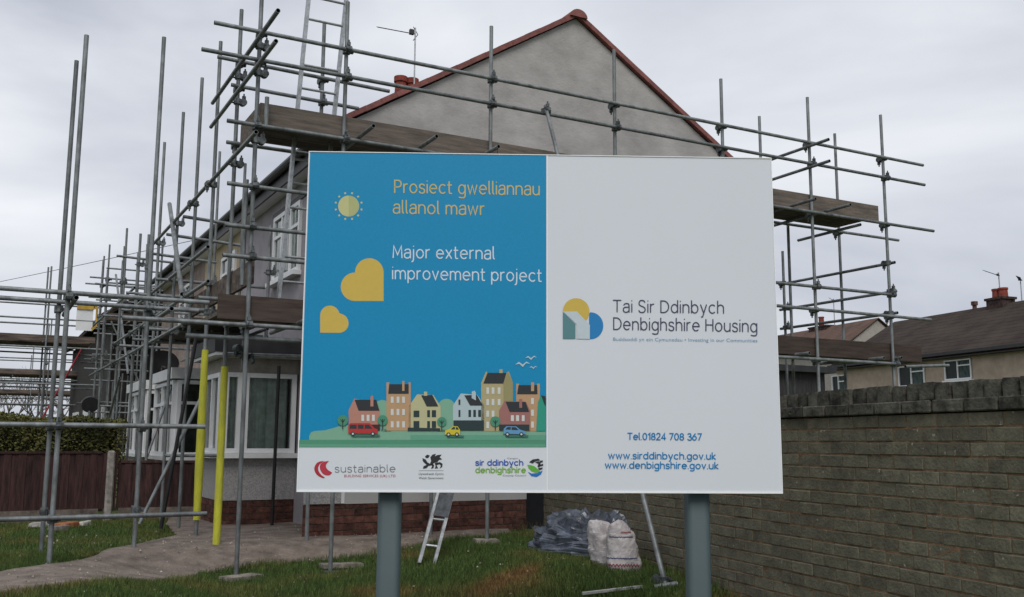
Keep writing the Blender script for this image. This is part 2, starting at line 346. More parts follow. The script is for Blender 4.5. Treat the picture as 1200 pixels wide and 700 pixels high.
def A_(cx, cy, rx, ry, a0, a1, n=18):
    n = max(4, int(abs(a1-a0)/15)); return [(cx+rx*math.cos(math.radians(a0+(a1-a0)*i/n)), cy+ry*math.sin(math.radians(a0+(a1-a0)*i/n))) for i in range(n+1)]
def sm(P, k=2):      # smooth a polyline by corner cutting
    for _ in range(k):
        Q_ = [P[0]]
        for a, b in zip(P, P[1:]): Q_ += [(a[0]*.75+b[0]*.25, a[1]*.75+b[1]*.25), (a[0]*.25+b[0]*.75, a[1]*.25+b[1]*.75)]
        P = Q_+[P[-1]]
    return P
O4 = A_(.42, .5, .42, .5, 0, 360)
def arch(x, w_=.74): return [(x, .55)]+A_(x+w_/2, .62, w_/2, .38, 180, 0)+[(x+w_, 0)]
GL = {
 'o': (.84, [O4]), 'c': (.74, [A_(.42, .5, .42, .5, 48, 312)]), 'e': (.84, [[(.0, .52), (.84, .52)]+A_(.42, .5, .42, .5, 3, 312)[0:]]),
 'n': (.74, [[(0, 0), (0, 1)], arch(0)]), 'h': (.74, [[(0, 0), (0, 1.48)], arch(0)]), 'm': (1.26, [[(0, 0), (0, 1)], arch(0, .63), arch(.63, .63)]),
 'u': (.74, [[(.74, 1), (.74, 0)], [(0, 1)]+A_(.37, .38, .37, .38, 180, 360)]), 'r': (.42, [[(0, 0), (0, 1)], [(0, .55)]+A_(.37, .62, .37, .38, 180, 82)]),
 'i': (.0, [[(0, 0), (0, 1)], [(0, 1.36), (0, 1.39)]]), 'l': (.12, [sm([(0, 1.48), (0, .12), (.14, 0)])]), 't': (.44, [sm([(.14, 1.36), (.14, .1), (.22, 0), (.44, 0)]), [(-.04, .97), (.44, .97)]]),
 's': (.62, [sm([(.60, .84), (.5, 1.0), (.14, 1.02), (.0, .80), (.06, .58), (.56, .46), (.66, .22), (.52, -.02), (.12, -.02), (0, .16)])]),
 'a': (.70, [sm([(.04, .84), (.16, 1.02), (.6, 1.04), (.7, .8), (.7, .5)])+[(.7, 0)], sm([(.7, .58), (.2, .60), (-.03, .45), (-.03, .1), (.2, -.03), (.5, -.02), (.7, .22)])]),
 'd': (.80, [A_(.40, .5, .40, .5, 0, 360), [(.80, 0), (.80, 1.48)]]), 'b': (.80, [A_(.40, .5, .40, .5, 0, 360), [(0, 0), (0, 1.48)]]),
 'p': (.80, [A_(.40, .5, .40, .5, 0, 360), [(0, -.45), (0, 1)]]), 'g': (.80, [A_(.40, .5, .40, .5, 0, 360), [(.8, 1)]+sm([(.8, .2), (.8, -.42), (.4, -.5), (.06, -.42)])]),
 'y': (.74, [[(0, 1), (.37, .06)], [(.74, 1), (.26, -.45), (.1, -.47)]]), 'v': (.72, [[(0, 1), (.36, 0), (.72, 1)]]), 'w': (1.12, [[(0, 1), (.28, 0), (.56, .95), (.84, 0), (1.12, 1)]]),
 'x': (.68, [[(0, 1), (.68, 0)], [(.68, 1), (0, 0)]]), 'k': (.64, [[(0, 0), (0, 1.48)], [(.6, 1), (.04, .48), (.64, 0)]]), 'j': (.1, [sm([(.06, 1), (.06, -.35), (-.16, -.46)]), [(.06, 1.36), (.06, 1.39)]]),
 '.': (.02, [[(0, 0), (.01, .01)]]),
 'P': (.80, [[(0, 0), (0, 1.4)]+A_(.42, 1.02, .38, .38, 90, -90)+[(0, .64)]]), 'M': (1.1, [[(0, 0), (.08, 1.4), (.55, .35), (1.02, 1.4), (1.1, 0)]]), 'T': (.96, [[(0, 1.4), (.96, 1.4)], [(.48, 1.4), (.48, 0)]]),
 'D': (.98, [[(0, 0), (0, 1.4)]+A_(.34, .7, .64, .7, 90, -90)+[(0, 0)]]), 'H': (.92, [[(0, 0), (0, 1.4)], [(.92, 0), (.92, 1.4)], [(0, .74), (.92, .74)]]),
 'S': (.80, [sm([(.76, 1.2), (.62, 1.42), (.18, 1.44), (.0, 1.12), (.08, .82), (.70, .62), (.84, .3), (.64, -.03), (.16, -.03), (0, .2)])]),
 '0': (.82, [A_(.41, .7, .41, .7, 0, 360)]), '1': (.36, [[(0, 1.12), (.34, 1.4), (.34, 0)]]), '2': (.74, [sm([(.02, 1.1), (.14, 1.42), (.64, 1.42), (.76, .95), (.4, .5), (0, .02)])+[(.0, 0), (.76, 0)]]),
 '3': (.72, [sm([(.04, 1.25), (.2, 1.42), (.66, 1.4), (.7, .85), (.3, .76)]), sm([(.3, .76), (.78, .72), (.8, .02), (.3, -.04), (0, .18)])]), '4': (.84, [[(.62, 0), (.62, 1.4), (0, .36), (.84, .36)]]),
 '6': (.80, [A_(.40, .43, .40, .43, 0, 360), sm([(.6, 1.4), (.2, .95), (.02, .5)])]), '7': (.74, [[(0, 1.4), (.74, 1.4), (.22, 0)]]), '8': (.78, [A_(.39, 1.05, .33, .35, 0, 360), A_(.39, .37, .39, .37, 0, 360)]),
}
def stroke_text(s, x0, yb0, x1, yb1, capx, wid, m, parent=p1, layer=3, gap=.34, space=.55):
    """capx: x-height in artwork units, wid: stroke width in artwork units"""
    strokes = []; x = 0
    for ch in s:
        if ch == ' ': x += space; continue
        w_, st = GL[ch]; strokes += [[(px_+x, y) for px_, y in q_] for q_ in st]; x += w_+gap
    tot = x-gap; sxx = (x1-x0-wid)/tot; V = []; F = []; L_n = 0
    for q_ in strokes:
        P = [(x0+wid/2+a*sxx, yb0+(yb1-yb0)*a/tot-wid/2-b*(capx-wid/2)) for a, b in q_]
        pp = [P[0]]
        for a in P[1:]:
            if (a[0]-pp[-1][0])**2+(a[1]-pp[-1][1])**2 > .0004: pp.append(a)
        P = pp
        if len(P) < 2: P.append((P[0][0]+.02, P[0][1]))
        L_n += 1; d_ = .0007*layer+.00004*(L_n % 9); k = len(V); n = len(P); left = []; right = []
        for i_, (a, b) in enumerate(P):
            if i_ == 0: t_ = (P[1][0]-a, P[1][1]-b)
            elif i_ == n-1: t_ = (a-P[-2][0], b-P[-2][1])
            else:
                u_ = Vector((P[i_][0]-P[i_-1][0], P[i_][1]-P[i_-1][1])).normalized(); v_ = Vector((P[i_+1][0]-P[i_][0], P[i_+1][1]-P[i_][1])).normalized(); t_ = tuple(u_+v_) if (u_+v_).length > .1 else tuple(v_)
            T = Vector(t_).normalized(); N_ = Vector((-T.y, T.x)); h_ = wid/2
            if 0 < i_ < n-1: c__ = max(.45, abs(T.dot(v_))); h_ = wid/2/c__
            left.append((a+N_.x*h_, b+N_.y*h_)); right.append((a-N_.x*h_, b-N_.y*h_))
        T0 = Vector((P[1][0]-P[0][0], P[1][1]-P[0][1])).normalized(); T1 = Vector((P[-1][0]-P[-2][0], P[-1][1]-P[-2][1])).normalized()
        cap0 = [(P[0][0]-T0.x*wid/2, P[0][1]-T0.y*wid/2)]; cap1 = [(P[-1][0]+T1.x*wid/2, P[-1][1]+T1.y*wid/2)]
        for a in left+right+cap0+cap1: V.append(bpt(*art(*a), d_))
        F += [(k+i_, k+i_+1, k+n+i_+1, k+n+i_) for i_ in range(n-1)]+[(k+2*n, k, k+n), (k+n-1, k+2*n+1, k+2*n-1)]
    me = bpy.data.meshes.new('lettering'); me.from_pydata(V, [], F); return link('lettering', me, m, parent)
yl = flat('yellow', (.60, .43, .085)); ytext = flat('yellow_lettering', (.55, .45, .19)); wtext = flat('white_lettering', (.62, .70, .80))
v0 = art(500, 523.6)[1]
poly('blue_print', [(.004, v0), (SPLIT-.004, v0), (SPLIT-.004, BH-.003), (.004, BH-.003)], BLUE, 1, px=False)
stroke_text('Prosiect gwelliannau', 461.8, 226.8, 632.5, 229.6, 11.0, 1.6, ytext)
stroke_text('allanol mawr', 460.6, 250.8, 568, 252.8, 11.0, 1.6, ytext)
stroke_text('Major external', 460, 303, 579.8, 304.6, 10.6, 1.5, wtext)
stroke_text('improvement project', 459.4, 327.8, 635, 330.8, 10.6, 1.5, wtext)
# sun
poly('printed_sun', arc(408.6, 241.8, 12.3, 90, 270)+[(408.6, 254)], flat('sun_pale', (.52, .52, .25)), 2)
poly('printed_sun', arc(408.6, 241.8, 12.3, -90, 90), flat('sun_dark', (.42, .44, .20)), 2)
multi('printed_ray', [[(408.6+15.6*math.cos(t)+1.5*math.cos(t+k), 241.8+15.6*math.sin(t)+1.5*math.sin(t+k)) for k in (.785, 2.356, 3.927, 5.498)] for t in [math.radians(15+30*i) for i in range(12)]], flat('sun_pale', (.52, .52, .25)), 2)
def c1(x, y): return (340+x/2.6935, 160+y/2.6935)
def heartR():
    P = [c1(295, 520), c1(295, 430)]
    P += [c1(250+45*math.cos(math.radians(t)), 430-45*math.sin(math.radians(t))) for t in range(5, 181, 7)]
    P += [c1(205+45*math.cos(math.radians(t)), 475-45*math.sin(math.radians(t))) for t in range(95, 271, 7)]
    return P+[c1(205, 520)]
poly('printed_heart', heartR(), yl, 2)
P = [c1(95, 620), c1(95, 565)]+[c1(125.5+30.5*math.cos(math.radians(t)), 565-30.5*math.sin(math.radians(t))) for t in range(175, 9, -7)]
P += [c1(154+30.5*math.cos(math.radians(t)), 590-30.5*math.sin(math.radians(t))) for t in range(80, -91, -7)]
poly('printed_heart', P, yl, 2)
# street scene; coordinates from the artwork
def c2(x, y): return (340+x/3.684, 400+y/3.684)
def q(pts): return [c2(*p) for p in pts]
hill = flat('pale_green', (.20, .40, .29)); grn = flat('mid_green', (.085, .285, .18)); hill2 = flat('hill_green', (.12, .33, .25))
def rect(x0, y0, x1, y1): return q([(x0, y0), (x1, y0), (x1, y1), (x0, y1)])
multi('printed_hill', [q([(395, 392)]+[(398+36*math.cos(math.radians(t)), 290-36*math.sin(math.radians(t))) for t in range(180, -1, -12)]+[(434, 392)]),
    q([(640, 392)]+[(675+38*math.cos(math.radians(t)), 287-38*math.sin(math.radians(t))) for t in range(180, -1, -12)]+[(713, 392)])], hill, 2)
poly('printed_ground', q([(83, 428), (82, 410), (90, 394), (105, 388), (150, 385), (190, 374), (215, 366), (250, 362), (400, 380), (1103, 386), (1103, 428)]), hill, 2)
poly('printed_road', q([(37, 426), (1103, 426), (1103, 456), (34, 456)]), grn, 3)
multi('printed_verge', [rect(520, 405, 1103, 427), rect(37, 445, 1103, 457)], flat('verge_green', (.12, .34, .235)), 4)
roofc = flat('roof_grey', (.03, .036, .042)); winc = flat('window_white', (.60, .62, .60)); dk = flat('dark_base', (.025, .045, .05))
def house(name, walls, roof, wins, wc, winm=winc, extra=()):
    o = poly('printed_house', q(walls), wc, 4)
    for r_ in roof: poly('printed_roof', q(r_), roofc, 6)
    if wins: multi('printed_window', [rect(*r) for r in wins], winm, 6)
    for pts, m in extra: poly('printed_house', q(pts), m, 7)
pinkc = flat('pink', (.45, .22, .17)); tan = flat('tan', (.48, .30, .17)); sand = flat('sand', (.42, .36, .20)); crm = flat('cream', (.48, .46, .27)); cy = flat('pale_blue', (.42, .52, .56)); sand2 = flat('sand_dark', (.30, .27, .13)); teal = flat('teal', (.03, .30, .22)); pnk2 = flat('rose', (.33, .15, .14))
house('a', [(253, 386), (253, 298), (277, 248), (374, 270), (388, 298), (388, 386)], [[(279, 253), (372, 253), (386, 300), (296, 300)]], [(308, 318, 320, 345), (331, 318, 343, 345), (354, 318, 366, 345)], pinkc, extra=[([(347, 240), (355, 234), (360, 240), (360, 282), (347, 282)], pinkc), ([(335, 360), (388, 360), (388, 386), (335, 386)], flat('dark_red', (.06, .025, .03)))])
house('b', [(416, 386), (416, 178), (428, 178), (428, 186), (512, 186), (512, 178), (521, 178), (521, 386)], [[(428, 186), (512, 186), (512, 227), (424, 227)]], [(x, y, x+12, y+27) for x in (435, 460, 484) for y in (240, 293, 346)], tan, extra=[([(484, 172), (494, 172), (494, 215), (484, 215)], tan)])
house('c', [(512, 386), (512, 282), (548, 230), (618, 232), (650, 282), (650, 386)], [[(566, 234), (614, 232), (640, 282), (590, 282)]], [(533, 300, 558, 328), (592, 298, 604, 328), (612, 298, 630, 328), (533, 345, 558, 374), (592, 345, 604, 374), (612, 345, 630, 374)], crm, dk, extra=[([(508, 373), (648, 376), (648, 388), (508, 388)], dk), ([(578, 218), (592, 218), (592, 236), (578, 236)], crm)])
house('d', [(703, 386), (703, 278), (737, 226), (808, 232), (838, 278), (838, 386)], [[(752, 234), (806, 232), (832, 278), (777, 278)]], [(727, 252, 735, 275), (727, 297, 735, 327), (770, 297, 781, 327), (791, 297, 802, 327), (812, 297, 824, 327)], cy, dk, extra=[([(705, 342), (836, 342), (836, 386), (705, 386)], dk), ([(784, 218), (796, 214), (802, 222), (802, 256), (784, 246)], cy)])
house('e', [(825, 388), (825, 180), (846, 130), (852, 137), (934, 137), (944, 130), (962, 180), (962, 388)], [[(852, 137), (934, 137), (920, 183), (834, 183)]], [(847, 200, 859, 228), (870, 200, 882, 228), (896, 200, 908, 228), (847, 250, 859, 277), (870, 250, 882, 277), (896, 250, 908, 277), (847, 300, 859, 327), (870, 300, 882, 327), (847, 348, 859, 376)], sand, extra=[([(922, 180), (940, 132), (962, 180), (962, 300), (922, 300)], sand2), ([(903, 122), (917, 122), (917, 138), (903, 138)], sand)])
house('f', [(976, 388), (976, 184), (988, 184), (988, 190), (1066, 190), (1066, 184), (1078, 184), (1078, 388)], [[(986, 190), (1066, 190), (1068, 229), (980, 229)]], [(x, y, x+12, y+27) for x in (1040, ) for y in (246, 296, 347)], tan, extra=[([(1040, 178), (1053, 178), (1053, 216), (1040, 216)], tan), ([(1070, 262), (1082, 234), (1103, 262), (1103, 388), (1062, 388)], teal), ([(1082, 234), (1103, 238), (1103, 282), (1100, 280)], roofc)])
multi('printed_house', [q([(902, 386), (902, 300), (926, 258), (1018, 262), (1036, 300), (1036, 386)])], pnk2, 8)
multi('printed_roof', [q([(930, 262), (1016, 262), (1032, 306), (948, 306)])], roofc, 9)
multi('printed_window', [rect(953, 320, 966, 345), rect(975, 320, 988, 345), rect(1000, 320, 1012, 345)], winc, 9)
multi('printed_house', [rect(989, 250, 1001, 288)], pnk2, 10)
multi('printed_base', [rect(902, 360, 1032, 386)], dk, 9)
tg = flat('tree_green', (.07, .26, .17))
for x, y, r in ((228, 342, 23), (400, 342, 22), (655, 348, 20), (886, 347, 22)):
    poly('printed_tree', q([(x+r*math.cos(math.radians(t)), y-r*1.02*math.sin(math.radians(t))) for t in range(0, 360, 15)]), tg, 11)
    multi('printed_trunk', [q([(x-2, y+r+16), (x-2, y-6), (x+2, y-6), (x+2, y+r+16)]), q([(x, y+12), (x-11, y-4), (x-8, y-5), (x+1, y+8)]), q([(x, y+12), (x+11, y-4), (x+8, y-5), (x-1, y+8)])], dk, 12)
def car(pts, x0, x1, yw, m, wins, sh):
    poly('printed_shadow', q([(x0+15, yw+4), (x1+8, yw+4), (x1+8, yw+12), (x0+15, yw+12)]), sh, 12)
    poly('printed_car', q(pts), m, 13); multi('printed_window', [q(w_) for w_ in wins], dk, 14)
    for cx in (x0+20, x1-22):
        poly('printed_wheel', q([(cx+9*math.cos(math.radians(t)), yw+9*math.sin(math.radians(t))) for t in range(0, 360, 24)]), dk, 15)
        poly('printed_hub', q([(cx+4.5*math.cos(math.radians(t)), yw+4.5*math.sin(math.radians(t))) for t in range(0, 360, 36)]), winc, 16)
redc = flat('red', (.45, .04, .04)); dgr = flat('shadow_green', (.05, .16, .13)); blc = flat('car_blue', (.12, .30, .52)); yc = flat('car_yellow', (.60, .50, .04))
car([(252, 398), (252, 362), (262, 354), (345, 354), (365, 376), (378, 380), (380, 400)], 252, 380, 400, redc, [[(260, 361), (288, 361), (288, 378), (258, 378)], [(294, 361), (318, 361), (318, 378), (294, 378)], [(323, 361), (342, 361), (356, 378), (323, 378)]], dgr)
car([(668, 403), (670, 385), (690, 379), (702, 367), (724, 368), (734, 384), (733, 405)], 664, 742, 403, yc, [[(694, 381), (704, 371), (712, 371), (712, 381)], [(716, 371), (723, 372), (729, 382), (716, 382)]], dgr)
car([(920, 400), (922, 378), (934, 367), (976, 368), (992, 382), (1016, 389), (1018, 402)], 918, 1020, 402, blc, [[(930, 381), (938, 371), (952, 371), (952, 382)], [(956, 371), (974, 372), (986, 384), (956, 383)]], dgr)
bird = lambda x, y, s: q([(x-s, y), (x-s*.5, y-s*.38), (x, y-s*.02), (x+s*.5, y-s*.42), (x+s, y-s*.1), (x+s*.45, y-s*.2), (x, y+s*.3), (x-s*.45, y-s*.12)])
multi('printed_bird', [bird(1040, 74, 26), bird(1004, 102, 33), bird(1050, 115, 18)], flat('bird', (.45, .58, .65)), 5)
# logo strip
def c3(x, y): return (340+x/3.871, 520+y/3.871)
def q3(p): return [c3(*a) for a in p]
poly('printed_crescent', q3(sm([(156, 79), (126, 82), (110, 103), (110, 124), (124, 146), (150, 158), (160, 155), (138, 140), (126, 118), (130, 98), (146, 84), (156, 79)], 1)), flat('logo_red', (.42, .03, .05)), 2)
poly('printed_crescent', q3(sm([(176, 79), (150, 82), (134, 98), (136, 120), (152, 142), (178, 146), (192, 132), (186, 128), (168, 118), (160, 98), (176, 79)], 1)), flat('logo_red2', (.47, .04, .07)), 2)
gt = flat('grey_lettering', (.16, .17, .19)); kt = flat('black_lettering', (.03, .03, .035))
stroke_text('sustainable', *c3(203, 131), *c3(478, 130), 6.2, .75, gt)
text('BUILDING SERVICES (UK) LTD', *c3(246, 152), *c3(478, 152), 2.9, flat('logo_red', (.42, .03, .05)), 'B', thin=-.004)
dragon = [[(600, 66), (615, 72), (622, 84), (634, 92), (640, 80), (636, 62), (646, 50), (662, 46), (656, 58), (668, 52), (688, 50), (678, 62), (690, 72), (676, 74), (668, 84), (652, 88), (646, 98), (626, 102), (612, 90), (602, 80)],
          [(612, 58), (622, 50), (634, 54), (626, 66), (616, 66)], [(606, 102), (622, 96), (626, 104), (618, 112), (602, 114)], [(640, 92), (654, 96), (650, 112), (638, 114), (644, 104)],
          [(656, 88), (680, 84), (692, 92), (690, 106), (678, 114), (684, 100), (678, 94), (664, 98), (672, 112), (656, 114), (660, 102)]]
multi('printed_dragon', [q3(p) for p in dragon], kt, 2)
text('Llywodraeth Cymru', *c3(584, 142), *c3(696, 142), 2.5, kt, 'L', thin=-.002); text('Welsh Government', *c3(584, 161), *c3(696, 161), 2.5, kt, 'W', thin=-.002)
multi('printed_line', [q3([(584, 122), (696, 122), (696, 123.5), (584, 123.5)])], gt, 2)
bt = flat('blue_lettering', (.03, .10, .42)); gl = flat('green_lettering', (.20, .42, .06))
stroke_text('sir ddinbych', *c3(840, 101), *c3(1058, 101), 5.0, 1.25, bt); stroke_text('denbighshire', *c3(840, 134), *c3(1070, 134), 5.0, 1.25, gl)
text('Cyngor', *c3(985, 70), *c3(1035, 70), 1.7, gt, 'C', thin=0); text('County Council', *c3(965, 148), *c3(1070, 148), 1.9, gt, 'C', thin=0)
poly('printed_emblem', q3([(1078, 128), (1096, 136), (1120, 134), (1146, 122), (1138, 140), (1118, 152), (1094, 148)]), flat('emblem_blue', (.02, .16, .50)), 2)
poly('printed_emblem', q3([(1076, 96), (1094, 98), (1110, 104), (1136, 128), (1116, 132), (1096, 126), (1082, 112)]), flat('emblem_green', (.12, .42, .05)), 3)
multi('printed_emblem', [q3(p) for p in ([(1084, 84), (1100, 72), (1126, 68), (1134, 76), (1112, 80), (1100, 90)], [(1110, 84), (1130, 80), (1136, 92), (1130, 110), (1122, 104), (1126, 92)], [(1132, 78), (1146, 76), (1146, 84), (1134, 88)], [(1130, 96), (1148, 92), (1148, 100), (1132, 104)], [(1124, 112), (1146, 108), (1144, 116), (1130, 120)])], kt, 4)
# right panel logo
def c5(x, y): return (640+x/4.615, 330+y/4.615)
def q5(p): return [c5(*a) for a in p]
lt = flat('logo_teal', (.10, .235, .26)); lb = flat('logo_blue', (.02, .21, .50)); lp = flat('logo_pale', (.52, .60, .65))
poly('printed_logo', q5([(232, 312), (232, 172)]+[(240+69*math.cos(math.radians(t)), 240-73*math.sin(math.radians(t))) for t in range(90, -91, -8)]), lb, 2, p2)
poly('printed_logo', q5([(90, 163)]+[(162+72*math.cos(math.radians(t)), 163-72*math.sin(math.radians(t))) for t in range(180, -45, -8)]+[(165, 163)]), yl, 3, p2)
poly('printed_logo', q5([(90, 166), (158, 232), (158, 311), (90, 311)]), lt, 4, p2)
poly('printed_logo', q5([(90, 163), (166, 163), (236, 236), (236, 312), (164, 311), (164, 232), (94, 166)]), lp, 5, p2)
nv = flat('navy_lettering', (.07, .065, .12)); lbt = flat('slogan_lettering', (.17, .30, .45)); bl2 = flat('web_lettering', (.01, .20, .47))
stroke_text('Tai Sir Ddinbych', *c5(360, 168), *c5(962, 176), 10.4, 1.38, nv, p2)
stroke_text('Denbighshire Housing', *c5(362, 263), *c5(1142, 276), 10.4, 1.38, nv, p2)
text('Buddsoddi yn ein Cymunedau \u2022 Investing in our Communities', *c5(362, 321), *c5(1142, 329), 3.9, lbt, 'B', thin=-.004, parent=p2)
def c6(x, y): return (640+x/2.593, 320+y/2.593)
stroke_text('Tel.01824 708 367', *c6(246, 508), *c6(473, 510), 6.0, 1.35, bl2, p2)
stroke_text('www.sirddinbych.gov.uk', *c6(188, 566), *c6(516, 568), 5.9, 1.3, bl2, p2)
stroke_text('www.denbighshire.gov.uk', *c6(178, 595), *c6(524, 597), 5.9, 1.3, bl2, p2)

# ------------------------------------------------------------------ scaffolding tools
def coupler_mesh():
    B = MB(); r = .034
    B.cyl((0, 0, -.026), (0, 0, .026), r, 10); B.cyl((-.026, -.052, 0), (.026, -.052, 0), r, 10)
    B.box((.030, -.02, -.014), (.062, .012, .014)); B.box((-.014, -.075, .03), (.012, -.045, .062)); B.cyl((.045, -.03, 0), (.045, .045, 0), .008, 6)
    B.cyl((0, -.06, .03), (0, -.06, .085), .008, 6)
    me = B.mesh('coupler'); me.materials.append(CLAMP); return me
CPL = coupler_mesh()
def tube(name, parent, p0, p1, r=.0205, m=TUBE, ends=True, n=14):
    p0, p1 = Vector(p0), Vector(p1); d = (p1-p0); Ln = d.length; d.normalize(); a = d.orthogonal().normalized(); b = d.cross(a)
    V = []; F = []; MI = []
    rings = [(0, r), (Ln, r)]
    if ends: rings = [(min(.08, Ln/3), r*.84), (0, r*.84), (0, r), (Ln, r), (Ln, r*.84), (Ln-min(.08, Ln/3), r*.84)]
    for t, rr in rings:
        for i in range(n):
            k = 2*math.pi*i/n; V.append(d*t+(a*math.cos(k)+b*math.sin(k))*rr)
    for j in range(len(rings)-1):
        for i in range(n):
            F.append((j*n+i, j*n+(i+1) % n, (j+1)*n+(i+1) % n, (j+1)*n+i)); MI.append(1 if ends and j in (0, 4) else 0)
    F.append(tuple(range(n-1, -1, -1))); MI.append(1 if ends else 0); F.append(tuple(range((len(rings)-1)*n, len(rings)*n))); MI.append(1 if ends else 0)
    me = bpy.data.meshes.new(name); me.from_pydata(V, [], F); me.polygons.foreach_set('material_index', MI); me.materials.append(m); me.materials.append(TUBE_IN); me.shade_smooth()
    bm = bmesh.new(); bm.from_mesh(me)
    bmesh.ops.recalc_face_normals(bm, faces=bm.faces)
    for e in bm.edges:
        if len(e.link_faces) == 2 and e.calc_face_angle(0) > .8: e.smooth = False
    bm.to_mesh(me); bm.free()
    base = Vector((0, 0, 0)); pp = parent
    while pp: base += pp.location; pp = pp.parent
    o = link(name, me, None, parent, p0-base); return o
def wpos(o):
    v = Vector((0, 0, 0))
    while o: v += o.location; o = o.parent
    return v
def coup(t, p, rz=0):
    o = bpy.data.objects.new('coupler', CPL); o.scale = (1.12, 1.12, 1.12); COL.objects.link(o); o.parent = t; o.location = Vector(p)-wpos(t); o.rotation_euler = (random.choice((0, math.pi)), 0, rz+random.uniform(-.1, .1)); return o
def plank(parent, a, b, t0, t1, z0, z1, m=BOARD, name='toe_board', axis='x'):
    # a..b along the axis, t0..t1 across
    if axis == 'x': return box(name, (a, t0, z0), (b, t1, z1), m, parent)
    return box(name, (t0, a, z0), (t1, b, z1), m, parent)
H2 = math.pi/2
# ---- scaffold round the gable end
sc = thing('scaffolding', 'grey tube scaffold with two board lifts standing across the rendered gable end', 'scaffolding')
FX = [(2.12, 6.35), (2.98, 5.57), (4.6, 5.66), (6.2, 5.72), (7.79, 5.66), (9.24, 5.68), (10.6, 5.67)]
ups = []
RX1 = [(1.68, 11.34, 5.05), (1.58, 11.35, 4.77), (1.84, 11.48, 4.13)]
for x, top in FX:
    t = tube('upright', sc, (x, 9.0, gz(x, 9)), (x, 9.0, top)); ups.append(t)
    for z in (5.05, 4.77, 4.13, 3.17, 2.88, 2.25): coup(t, (x, 9.0, z))
for x in (2.12, 2.98, 4.6): box('base_plate', (x-.07, 8.93, gz(x, 9)+.0), (x+.07, 9.07, gz(x, 9)+.02), CLAMP, sc)
for a, b, z in RX1: tube('guard_rail' if z > 4.5 else 'ledger', sc, (a, 8.948, z), (b, 8.948, z))
tube('ledger', sc, (1.86, 8.948, 3.15), (10.56, 8.948, 3.17)); tube('ledger', sc, (1.86, 8.948, 2.87), (11.32, 8.948, 2.88))
tube('ledger', sc, (1.87, 8.948, 3.54), (4.4, 8.948, 3.53))
tube('ledger', sc, (1.04, 8.948, 2.245), (10.66, 8.948, 2.25)); tube('ledger', sc, (1.59, 9.05, 2.13), (4.5, 9.05, 2.15))
BK = [(2.13, 5.66), (3.02, 5.72), (4.38, 4.25), (6.1, 4.25), (7.8, 4.25), (9.24, 5.69), (10.68, 5.67)]
bks = []
for x, top in BK:
    t = tube('upright', sc, (x, 9.9, gz(x, 9.9)), (x, 9.9, top)); bks.append(t)
    for z in (4.2, 2.35)+((5.06, 4.8) if x < 4 else ()): coup(t, (x, 9.9, z))
tube('upright', sc, (9.7, 9.9, .2), (9.7, 9.9, 4.27))
tube('guard_rail', sc, (1.9, 9.85, 5.08), (3.77, 9.85, 5.05)); tube('guard_rail', sc, (2.05, 9.85, 4.81), (3.42, 9.85, 4.79))
tube('ledger', sc, (2.03, 9.85, 4.20), (11.85, 9.85, 4.20)); tube('ledger', sc, (2.05, 9.85, 2.36), (10.7, 9.85, 2.36))
for x in (3.14, 3.80, 4.49, 5.3, 6.1, 7.0, 7.7, 8.9, 9.5): tube('transom', sc, (x, 8.6, 4.19), (x, 10.1, 4.185))
tube('transom', sc, (10.08, 8.97, 4.07), (10.08, 10.1, 4.06))
for x in (2.6, 4.0, 5.5, 7.2, 8.9, 10.2): tube('transom', sc, (x, 8.8, 2.30), (x, 10.0, 2.30))
for z, y1 in ((5.0, 10.0), (4.72, 10.1)): tube('guard_rail', sc, (9.19, 8.62, z), (9.19, y1, z))
for z in (3.61, 3.22, 2.93): tube('return_rail', sc, (10.65, 8.93, z), (10.65, 11.1, z)); coup(ups[6], (10.6, 9, z))
tube('return_rail', sc, (10.65, 8.9, 2.33), (10.65, 10.1, 2.33)); tube('return_rail', sc, (10.65, 8.85, 2.21), (11.5, 8.85, 2.26), r=.02)
t = tube('upright', sc, (10.6, 10.95, .2), (10.6, 10.95, 4.1))
for z in (3.61, 3.22, 2.93): coup(t, (10.6, 10.95, z))
for z, ya, yb in ((4.93, 8.14, 10.86), (4.66, 8.17, 10.88), (4.0, 8.75, 14.62)):
    t = tube('guard_rail' if z > 4.5 else 'ledger', sc, (2.065, ya, z), (2.065, yb, z))
    coup(ups[0], (2.12, 9, z), H2); coup(bks[0], (2.13, 9.9, z), H2)
tube('upright', sc, (2.065, 9.04, 2.62), (2.065, 9.04, 3.62)); tube('upright', sc, (2.2, 8.95, 4.12), (2.2, 8.95, 4.42))
for x in (2.16,):
    plank(sc, 9.03, 9.82, x, x+.038, 4.16, 4.385, axis='y')
L_ = [2.205, 4.7, 7.6, 10.5]
for i in range(3): plank(sc, L_[i]+(.01 if i else 0), L_[i+1], 9.03+(i % 2)*.004, 9.068+(i % 2)*.004, 4.16, 4.385)
for i in range(3):
    for k in range(3): plank(sc, L_[i]+.006, L_[i+1]-.006, 9.085+k*.235, 9.085+k*.235+.225, 4.225, 4.263, name='platform_board')
L2 = [1.86, 4.6, 7.6, 11.2]
BOARD2 = mat('weathered_dark_board', (.088, .068, .057), .95, var=.4, scale=5, stretch=(.6, 3, 6), bump=.3, bscale=30, rnd=.1, col2=(.05, .038, .033), spec=.1)
for i in range(3): plank(sc, L2[i]+(.01 if i else 0), L2[i+1], 9.03+(i % 2)*.004, 9.068+(i % 2)*.004, 2.30, 2.525, BOARD2)
for i in range(3):
    for k in range(3): plank(sc, L2[i]+.006, L2[i+1]-.006, 9.085+k*.235, 9.085+k*.235+.225, 2.335, 2.373, name='platform_board')
rk = tube('brace', sc, (5.22, 8.9, 4.84), (4.49, 5.93, .17)); coup(rk, (5.22, 8.92, 4.78))
coup(rk, (4.50, 5.97, .21))
tube('transom', sc, (4.40, 5.95, .17), (4.57, 5.9, .19))
